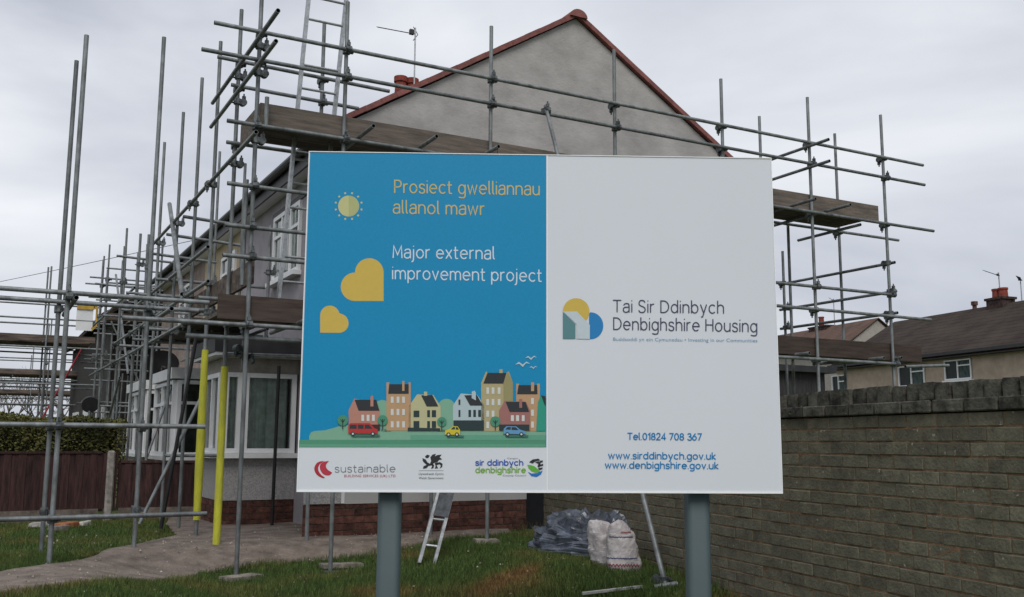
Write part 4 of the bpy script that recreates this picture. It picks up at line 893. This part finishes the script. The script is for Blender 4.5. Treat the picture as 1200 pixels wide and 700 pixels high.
PLAST = mat('grey_blue_plastic', (.15, .175, .225), .28, var=.5, scale=5, bump=1, bscale=16, col2=(.018, .02, .026), spec=.6)
WSACK = mat('white_woven_sack', (.55, .52, .52), .6, var=.2, scale=6, bump=.5, bscale=22, col2=(.34, .31, .31))
blob('rubbish_bag', 'long crumpled heap of dark grey blue plastic sheeting lying against the wall', 'bag', (4.96, 7.72, gz(4.8, 8.1)-.02), .21, .60, .37, PLAST, .26, 6, (0.0, -.05), .35, .33, 3, crumple=True)
sA, oA = blob('rubble_sack', 'white woven rubble sack with red and blue stripes standing upright nearest the brace', 'sack', (4.67, 6.70, gz(4.6, 6.9)-.01), .14, .105, .37, WSACK, .10, 7, (-.05, 0), .75, -.45, 21, 9, crumple=True)
sB, oB = blob('rubble_sack', 'plain creased white sack wedged behind the striped one', 'sack', (4.71, 6.98, gz(4.5, 7.1)-.01), .14, .13, .36, WSACK, .13, 6, (-.08, 0.02), .3, .1, 5, 9, crumple=True)
# woven stripes printed on the sack: bands that follow the body
def band(o, z0, z1, m, zig=0, a0=150, a1=300):
    me = o.data; from mathutils.bvhtree import BVHTree
    bv = BVHTree.FromPolygons([v.co.copy() for v in me.vertices], [list(p.vertices) for p in me.polygons]); V = []; F = []; n = 46
    for i in range(n+1):
        a = math.radians(a0+(a1-a0)*i/n); d = Vector((math.cos(a), math.sin(a), 0)); off_ = zig*(1 if (i//2) % 2 else -1)
        for z in (z0+off_, z1+off_):
            h_ = bv.ray_cast(Vector((0, 0, z))+d*1.0, -d); V.append((h_[0]+d*.003) if h_[0] else Vector((d.x*.12, d.y*.12, z)))
    F = [(2*i, 2*i+2, 2*i+3, 2*i+1) for i in range(n)]; B = MB(); B.add(V, F); return B.build('printed_stripe', m, o)
rs = mat('stripe_red', (.30, .03, .05), .6); bs = mat('stripe_blue', (.05, .055, .15), .6)
band(oA, .045, .056, rs, .006, 190, 320); band(oA, .10, .108, bs, .002, 190, 320); band(oA, .265, .272, bs, .001, 200, 310); band(oA, .30, .308, rs, .004, 240, 310)
# small debris
bt_ = thing('timber_batten', 'thin pale batten lying on the grass near the right post', 'batten', (4.1, 6.04, .16)); B = MB(); B.obox((0, 0, 0), (.21, -.07, .02), (.006, .018, 0), (0, 0, .008)); B.build('batten', mat('pale_batten', (.50, .50, .48), .7), bt_)
rb = [((.78, 12.9), (.40, .38, .36), 'broken white plaster slab among the rubble by the fence', .17), ((1.02, 12.75), (.40, .15, .07), 'orange tile fragment lying on the left lawn', .17), ((1.22, 12.85), (.52, .50, .46), 'pale rubble lump right of the orange tile fragment', .09), ((.9, 12.3), (.22, .2, .18), 'grey flat stone nearest the path on the left lawn', .13)]
for (x, y), c, lab, s_ in rb:
    B = MB(); B.add([(-s_, -s_*.5, 0), (s_*.8, -s_*.6, 0), (s_, s_*.4, 0), (-s_*.7, s_*.6, 0), (-s_*.9, -s_*.4, .05), (s_*.7, -s_*.5, .07), (s_*.9, s_*.3, .06), (-s_*.6, s_*.5, .045)], [(0, 3, 2, 1), (4, 5, 6, 7), (0, 1, 5, 4), (1, 2, 6, 5), (2, 3, 7, 6), (3, 0, 4, 7)])
    me = B.mesh('rubble'); bevel(me, .008, 1); me.materials.append(mat('rubble_'+lab[:6], c, .9, var=.3, scale=14)); o = link('rubble', me, None, None, (x, y, .2)); o.rotation_euler = (.05, .04, random.random()); tag(o, lab, 'rubble', 'rubble by the fence')

# ------------------------------------------------------------------ houses on the right
HW = Vector((.1729, .98494, 0)); HN = Vector((.98494, -.1729, 0))   # along the street; away from the viewer
def local(o): o.matrix_world = Matrix.Identity(4); return o
def far_house(name, label, d, s0, s1, zb, ze, zr, depth, wm, rm, wins, ends=True):
    h = thing(name, label, 'house')
    def Q(s, n, z): return HW*s+HN*(d+n)+Vector((0, 0, z))
    B = MB(); V = [Q(s0, 0, zb), Q(s1, 0, zb), Q(s1, depth, zb), Q(s0, depth, zb), Q(s0, 0, ze), Q(s1, 0, ze), Q(s1, depth, ze), Q(s0, depth, ze), Q(s0, depth/2, zr-.1), Q(s1, depth/2, zr-.1)]
    B.add(V, [(0, 1, 5, 4), (2, 3, 7, 6), (3, 0, 4, 8, 7), (1, 2, 6, 9, 5), (0, 3, 2, 1), (4, 5, 9, 8), (6, 7, 8, 9)]); B.build('wall', wm, h)
    B = MB(); n = 13; o_ = .35; ext = .15
    for side in (0, 1):
        for i in range(n):
            t0, t1 = i/n, (i+1)/n
            def pn(t): v = -o_+(depth/2+o_)*t; return v if side == 0 else depth-v
            zz = lambda t: ze-.12+(zr-ze+.12)*t
            B.add([Q(s0-ext, pn(t0), zz(t0)), Q(s1+ext, pn(t0), zz(t0)), Q(s1+ext, pn(t1), zz(t1)), Q(s0-ext, pn(t1), zz(t1)),
                   Q(s0-ext, pn(t0), zz(t0)+.047), Q(s1+ext, pn(t0), zz(t0)+.047), Q(s1+ext, pn(t1), zz(t1)+.04), Q(s0-ext, pn(t1), zz(t1)+.04)],
                  [(0, 1, 2, 3), (4, 5, 6, 7), (0, 4, 5, 1), (1, 5, 6, 2), (3, 2, 6, 7), (0, 3, 7, 4)])
    B.build('roof', rm, h)
    B = MB(); B.obox(Q((s0+s1)/2, -o_-.04, ze-.08), HW*((s1-s0)/2+.1), HN*.05, (0, 0, .06)); B.build('gutter', DARKF, h)
    B = MB(); B.obox(Q((s0+s1)/2, -.17, ze-.22), HW*((s1-s0)/2), HN*.17, (0, 0, .02)); B.build('soffit', DARKF, h)
    for a, b, z0, z1 in wins:
        B = MB(); w_ = .05
        for (p, q_, r1, r2) in ((a, b, z0, z0+w_), (a, b, z1-w_, z1), (a, a+w_, z0, z1), (b-w_, b, z0, z1), ((a+b)/2-w_/2, (a+b)/2+w_/2, z0, z1), (a, (a+b)/2, z0+(z1-z0)*.66, z0+(z1-z0)*.66+w_)): B.obox(Q((p+q_)/2, -.03, (r1+r2)/2), HW*(q_-p)/2, HN*(.04+.004*random.random()), (0, 0, (r2-r1)/2))
        fo = B.build('window', UPVC, h); B = MB(); B.obox(Q((a+b)/2, -.01, (z0+z1)/2), HW*(b-a)/2, HN*.012, (0, 0, (z1-z0)/2)); B.build('pane', mat('dark_pane', (.022, .026, .028), .45, var=.1, spec=.25), fo)
        B = MB(); B.obox(Q((a+b)/2, -.06, z0-.05), HW*((b-a)/2+.06), HN*.09, (0, 0, .035)); B.build('sill', UPVC, fo)
        B = MB(); B.obox(Q(a+(b-a)*.26, .02-.045, (z0+z1)/2), HW*(b-a)*.19, HN*.006, (0, 0, (z1-z0)/2-.06)); B.build('curtain', mat('far_curtain', (.10, .13, .128), 1, var=.4, scale=14, spec=0, stretch=(3, 3, .3)), fo)
    return h, Q
CRW = mat('far_cream_render', (.43, .345, .275), .95, var=.12, scale=2, bump=.3)
FROOF = mat('far_brown_roof', (.068, .054, .046), .97, var=.4, scale=.9, stretch=(1, 1, 1), bump=.7, bscale=9, col2=(.036, .029, .026), spec=.1)
RROOF = mat('far_red_roof', (.14, .078, .058), .95, var=.35, scale=1.5, bump=.4, bscale=12, col2=(.075, .05, .04))
import math as _m
def s_at(az, d): return d/math.tan(math.radians(az-9.956))
wA = [(s_at(53.55, 28.7), s_at(52.25, 28.7), 3.72, 4.5), (s_at(51.25, 28.7), s_at(49.95, 28.7), 3.6, 4.45), (s_at(47.2, 28.7), s_at(46.5, 28.7), 3.4, 4.35)]
hA, QA = far_house('terraced_house', 'cream house with long dark brown roof beyond the garden wall', 28.7, 20, 38.4, .2, 4.82, 6.98, 7, CRW, FROOF, wA)
hB, QB = far_house('terraced_house', 'distant house with reddish roof and pale gable between the scaffold poles', 38.45, 50, 66, .5, 7.35, 8.9, 4.1, mat('far_grey_render', (.36, .33, .30), .95, var=.1), RROOF, [])
def far_chimney(label, p, wd, hb, hp_, np_=1):
    c = thing('chimney', label, 'chimney', p); B = MB(); B.obox((0, 0, hb/2-.3), HW*wd, HN*.35, (0, 0, hb/2+.3)); B.obox((0, 0, hb+.05), HW*(wd+.06), HN*.4, (0, 0, .05)); B.build('stack', mat('dark_stack_brick', (.07, .045, .04), .95, var=.4, scale=6), c)
    for i in range(np_):
        o = HW*((i-(np_-1)/2)*.34); B = MB(); B.cyl(o+Vector((0, 0, hb+.1)), o+Vector((0, 0, hb+.1+hp_)), .19, 14, r1=.17); B.cyl(o+Vector((0, 0, hb+.06+hp_)), o+Vector((0, 0, hb+.14+hp_)), .2, 14); B.build('chimney_pot', POT, c)
    return c
sC = s_at(55.1, 32.2)
far_chimney('brick stack with two red pots on the dark brown roof at right', QA(sC, 3.5, 6.98), .42, .2, .36, 2)
cv = thing('roof_vent', 'small dark vent pot on the brown roof ridge left of the red pots', 'vent', QA(s_at(53.85, 32.2), 3.5, 6.98)); B = MB(); B.cyl((0, 0, 0), (0, 0, .3), .09, 10); B.cyl((0, 0, .18), (0, 0, .34), .14, 10); B.build('vent_pot', STACK, cv)
far_chimney('distant stack with one red pot on the reddish roof', QB(55.6, 2.05, 8.75), .95, .18, .6, 1)
aerial('tiny TV aerial above the red pots at the right edge', QA(sC, 3.5, 7.5), .85, .9, dz=.12, r=.02); aerial('thin bare aerial mast right of the red pots', QA(s_at(56.1, 32.2), 3.5, 6.98), 1.0, .15, r=.018)
aerial('faint aerial on the distant reddish roof', QB(54.2, 2.05, 8.8), 1.9, .35, r=.024)
# dark outbuilding just beyond the wall
ob = thing('outbuilding', 'dark timber outbuilding behind the wall beneath the scaffold', 'shed', (12.35, 13, 0))
B = MB(); B.box((-1.6, 0, .2), (1.15, 2.5, 2.47)); B.build('wall', mat('dark_timber', (.045, .042, .044), .9, var=.3, scale=4, stretch=(6, 6, .5)), ob); B = MB(); B.box((-1.8, -.15, 2.47), (1.3, 2.7, 2.58)); B.build('roof', DARKF, ob)
orn = thing('garden_figure', 'small white and green ornament peeping over the wall', 'ornament', (8.3, 10.2, .2)); B = MB(); B.cyl((0, 0, 0), (0, 0, 1.52), .03, 8); B.build('stake', STACK, orn)
B = MB(); B.cyl((0, 0, 1.50), (0, 0, 1.56), .06, 10, r1=.05); B.build('collar', mat('ornament_green', (.05, .2, .1), .8), orn); B = MB(); B.cyl((0, 0, 1.56), (0, 0, 1.62), .03, 10, r1=.035); B.cyl((0, 0, 1.62), (0, 0, 1.65), .035, 10, r1=.01); B.build('head', UPVC, orn)

# ------------------------------------------------------------------ far left: next block and its scaffolds
nb = thing('terraced_house', 'dark gable end of the next block half hidden by scaffolding', 'house', (2.9, 26.5, 0))
DG = mat('unlit_brick_wall', (.05, .045, .042), .95, var=.3, scale=2, stretch=(5, 5, .6))  # unlit brick: shade under the scaffold platform is put into this dark base colour
B = MB(); B.prism([(0, .1), (0, 4.35), (3.3, 6.3), (6.6, 4.35), (6.6, .1)], 0, 12); B.build('wall', DG, nb)
B = MB(); B.prism([(-.3, 4.25), (3.3, 6.4), (6.9, 4.25), (6.9, 4.37), (3.3, 6.52), (-.3, 4.37)], -.15, 12.2); B.build('roof', FROOF, nb)
for i in range(3):
    B = MB(); B.box((-.06, .8+i*3.6, .9), (.0, 2.4+i*3.6, 2.1)); B.build('window', UPVC, nb)
def far_scaf(label, Y0, x0, x1, zp, ztop, step, depth=1.3, z2=None):
    s_ = thing('scaffolding', label, 'scaffolding', (x0, Y0, 0)); k = 0
    x = x0
    while x <= x1+.01:
        for y in (Y0, Y0+depth):
            t = tube('upright', s_, (x+random.uniform(-.05, .05), y, .1), (x, y, ztop+random.uniform(-.25, .35)), ends=False, n=8)
            for z in (zp+.45, zp+.95):
                if random.random() < .55: 
                    c_ = coup(t, (x, y, z)); c_.scale = (1.6, 1.6, 1.6)
        x += step
    for y in (Y0-.05, Y0+depth-.05):
        for z in (zp-.15, zp+.48, zp+.96, zp-2.0, zp-1.0): tube('ledger', s_, (x0-.4, y, z), (x1+.3, y, z+random.uniform(-.05, .05)), ends=False, n=8)
        box('toe_board', (0, y-Y0+.06, zp), (x1-x0+.1, y-Y0+.1, zp+.14), DBOARD, s_)
    for k_ in range(4): box('platform_board', (0, .12+k_*.29, zp-.06-.0), (x1-x0, .12+k_*.29+.27, zp-.02), DBOARD, s_)
    x = x0+step/2
    while x < x1: tube('transom', s_, (x, Y0-.4, zp-.09), (x, Y0+depth+.4, zp-.09), ends=False, n=8); x += step
    tube('brace', s_, (x0+.5, Y0, .3), (x0+2.8, Y0, zp), ends=False, n=8)
    return s_
s3 = far_scaf('distant scaffold with one long brown board lift at far left', 25, -6.5, 2.25, 3.47, 5.2, 1.95)
s4 = far_scaf('farther faint scaffold seen below the long brown board lift', 36, -8.5, 2.9, 3.36, 5.0, 2.1)
tube('brace', s3, (2.05, 24.8, 3.3), (1.15, 24.8, 1.3), m=mat('red_tube', (.28, .02, .03), .5), ends=False, n=8)
s6 = far_scaf('faintest thin scaffold farthest away at the left', 45, -10, 4.0, 3.1, 5.0, 1.7)
s5 = far_scaf('scaffold rising in front of the dark gable of the next block', 25.2, 2.55, 4.6, 4.1, 5.9, 1.0, 1.1)
for (a, b, z) in ((2.5, 4.8, 4.95), (2.5, 4.8, 5.3)): tube('guard_rail', s5, (a, 25.1, z), (b, 25.1, z), ends=False, n=8)
for x in (2.5, 2.7, 2.85, 3.3, 3.9): tube('upright', s5, (x, 24.9, .2), (x, 24.9, random.uniform(3.5, 6.0)), ends=False, n=8)
for k in range(9): tube('upright', s5, (2.75+k*.14, 25.6, .3), (2.75+k*.14+random.uniform(-.05, .05), 25.6, random.uniform(2.4, 4.0)), ends=False, n=8)
for z in (2.6, 3.2, 3.7, 4.5): tube('ledger', s5, (2.3, 24.95, z), (4.6, 24.95, z+random.uniform(-.08, .08)), ends=False, n=8)
tube('brace', s5, (2.65, 24.85, 4.0), (3.6, 24.85, 2.1), ends=False, n=8); tube('ledger', s5, (2.4, 24.85, 2.0), (4.4, 24.85, 2.0), ends=False, n=8); tube('ledger', s5, (2.4, 24.85, 1.85), (4.4, 24.85, 1.85), ends=False, n=8)
gt2 = thing('loading_gate', 'yellow and white loading gate on the distant left scaffold', 'gate', (1.9, 24.9, 3.75)); B = MB()
B.box((0, 0, .5), (.38, .03, .68)); B.add([(.38, 0, .66), (.46, 0, .55), (.46, 0, .12), (.36, 0, 0), (.33, 0, .06), (.41, 0, .16), (.41, 0, .5), (.36, 0, .54)], [tuple(range(8))]); B.build('frame', mat('gate_yellow', (.50, .32, .05), .6), gt2)
B = MB(); B.box((.0, .035, .0), (.36, .05, .5)); B.build('sheet', UPVC, gt2)
cl = thing('satellite_dish', 'dark round dish on a pole in the far left gap', 'dish', (2.05, 22, .2)); B = MB(); B.cyl((0, 0, 0), (0, 0, 1.6), .03, 8); B.build('pole', CLAMP, cl); B = MB(); B.cyl((0, -.05, 1.72), (0, .03, 1.75), .17, 18); B.build('disc', DARKF, cl)
# bare trees
def bare_tree(label, x, y, h, seed):
    random.seed(seed); t = thing('bare_tree', label, 'tree', (x, y, .2)); tr = MB(); tw = MB()
    def grow(p, d, l, r, lev):
        e = p+d*l; (tr if lev < 2 else tw).cyl(p, e, r, 5 if lev < 3 else 3, r1=r*.7, cap=False)
        if lev >= 5: return
        for i in range(3 if lev else 4):
            nd = (d+Vector((random.gauss(0, .5), random.gauss(0, .5), random.gauss(.08, .3)))).normalized(); grow(e, nd, l*random.uniform(.6, .85), r*.6, lev+1)
    grow(Vector((0, 0, 0)), Vector((0, 0, 1)), h*.3, h*.02, 0)
    tr.build('trunk', BARK, t); tw.build('twigs', BARK, t)
bare_tree('bare winter tree far beyond the left scaffolds, leftmost', -1.5, 52, 4.4, 5); bare_tree('bare winter tree in the middle of the far gap', 1.4, 50, 4.2, 9); bare_tree('bare winter tree right in the far gap', 3.9, 54, 4.4, 14)
bare_tree('bare winter tree nearest the far gap centre', 2.7, 56, 4.2, 24); bare_tree('bare winter tree at the picture left edge', 0.0, 55, 4.2, 31)
random.seed(99)
fhg = thing('hedge', 'low dark hedge line far beyond the scaffolds', 'hedge', (0, 48, 0)); V, F = leafmass(9000, lambda: (Vector((random.uniform(-12, 9), random.uniform(-1, 1), .2+random.random()**.7*1.9)), 1), .2)
me = bpy.data.meshes.new('foliage'); me.from_pydata(V, [], F); o = link('foliage', me, mat('far_hedge_leaf', (.05, .055, .03), .9, var=.3, scale=2, island=.4), fhg); o['kind'] = 'stuff'
# overhead wire
wv = [Vector((.05, 40, 6.9)), Vector((4.25, 30, 6.85))]; B = MB(); 
d = wv[1]-wv[0]; a, b = wv[0]-d*1.5, wv[1]+d*.6; N_ = 16; pr = None
for i in range(N_+1):
    t = i/N_; p = a.lerp(b, t)-Vector((0, 0, .9*4*t*(1-t)*.12)); 
    if pr is not None: B.cyl(pr, p, .010, 4, cap=False)
    pr = p
o = B.build('overhead_wire', mat('wire', (.1, .1, .1), .7)); tag(o, 'thin overhead cable crossing the sky at left', 'cable')

# shared group phrases for things that repeat
GRP = {'scaffolding': 'scaffolds round the terrace', 'ladder': 'ladders on the scaffold', 'terraced_house': 'houses of the street', 'end_terrace_house': 'houses of the street', 'chimney': 'chimneys on the roofs',
       'tv_aerial': 'aerials on the roofs', 'rubble_sack': 'white sacks by the wall', 'bare_tree': 'bare trees beyond the far scaffolds', 'wooden_fence': 'board fences on the left', 'hedge': 'hedges on the left', 'satellite_dish': 'dishes on the left'}
for o in COL.objects:
    if o.parent is None and 'label' in o and 'kind' not in o:
        g = GRP.get(o.name.split('.')[0])
        if g and 'group' not in o: o['group'] = g
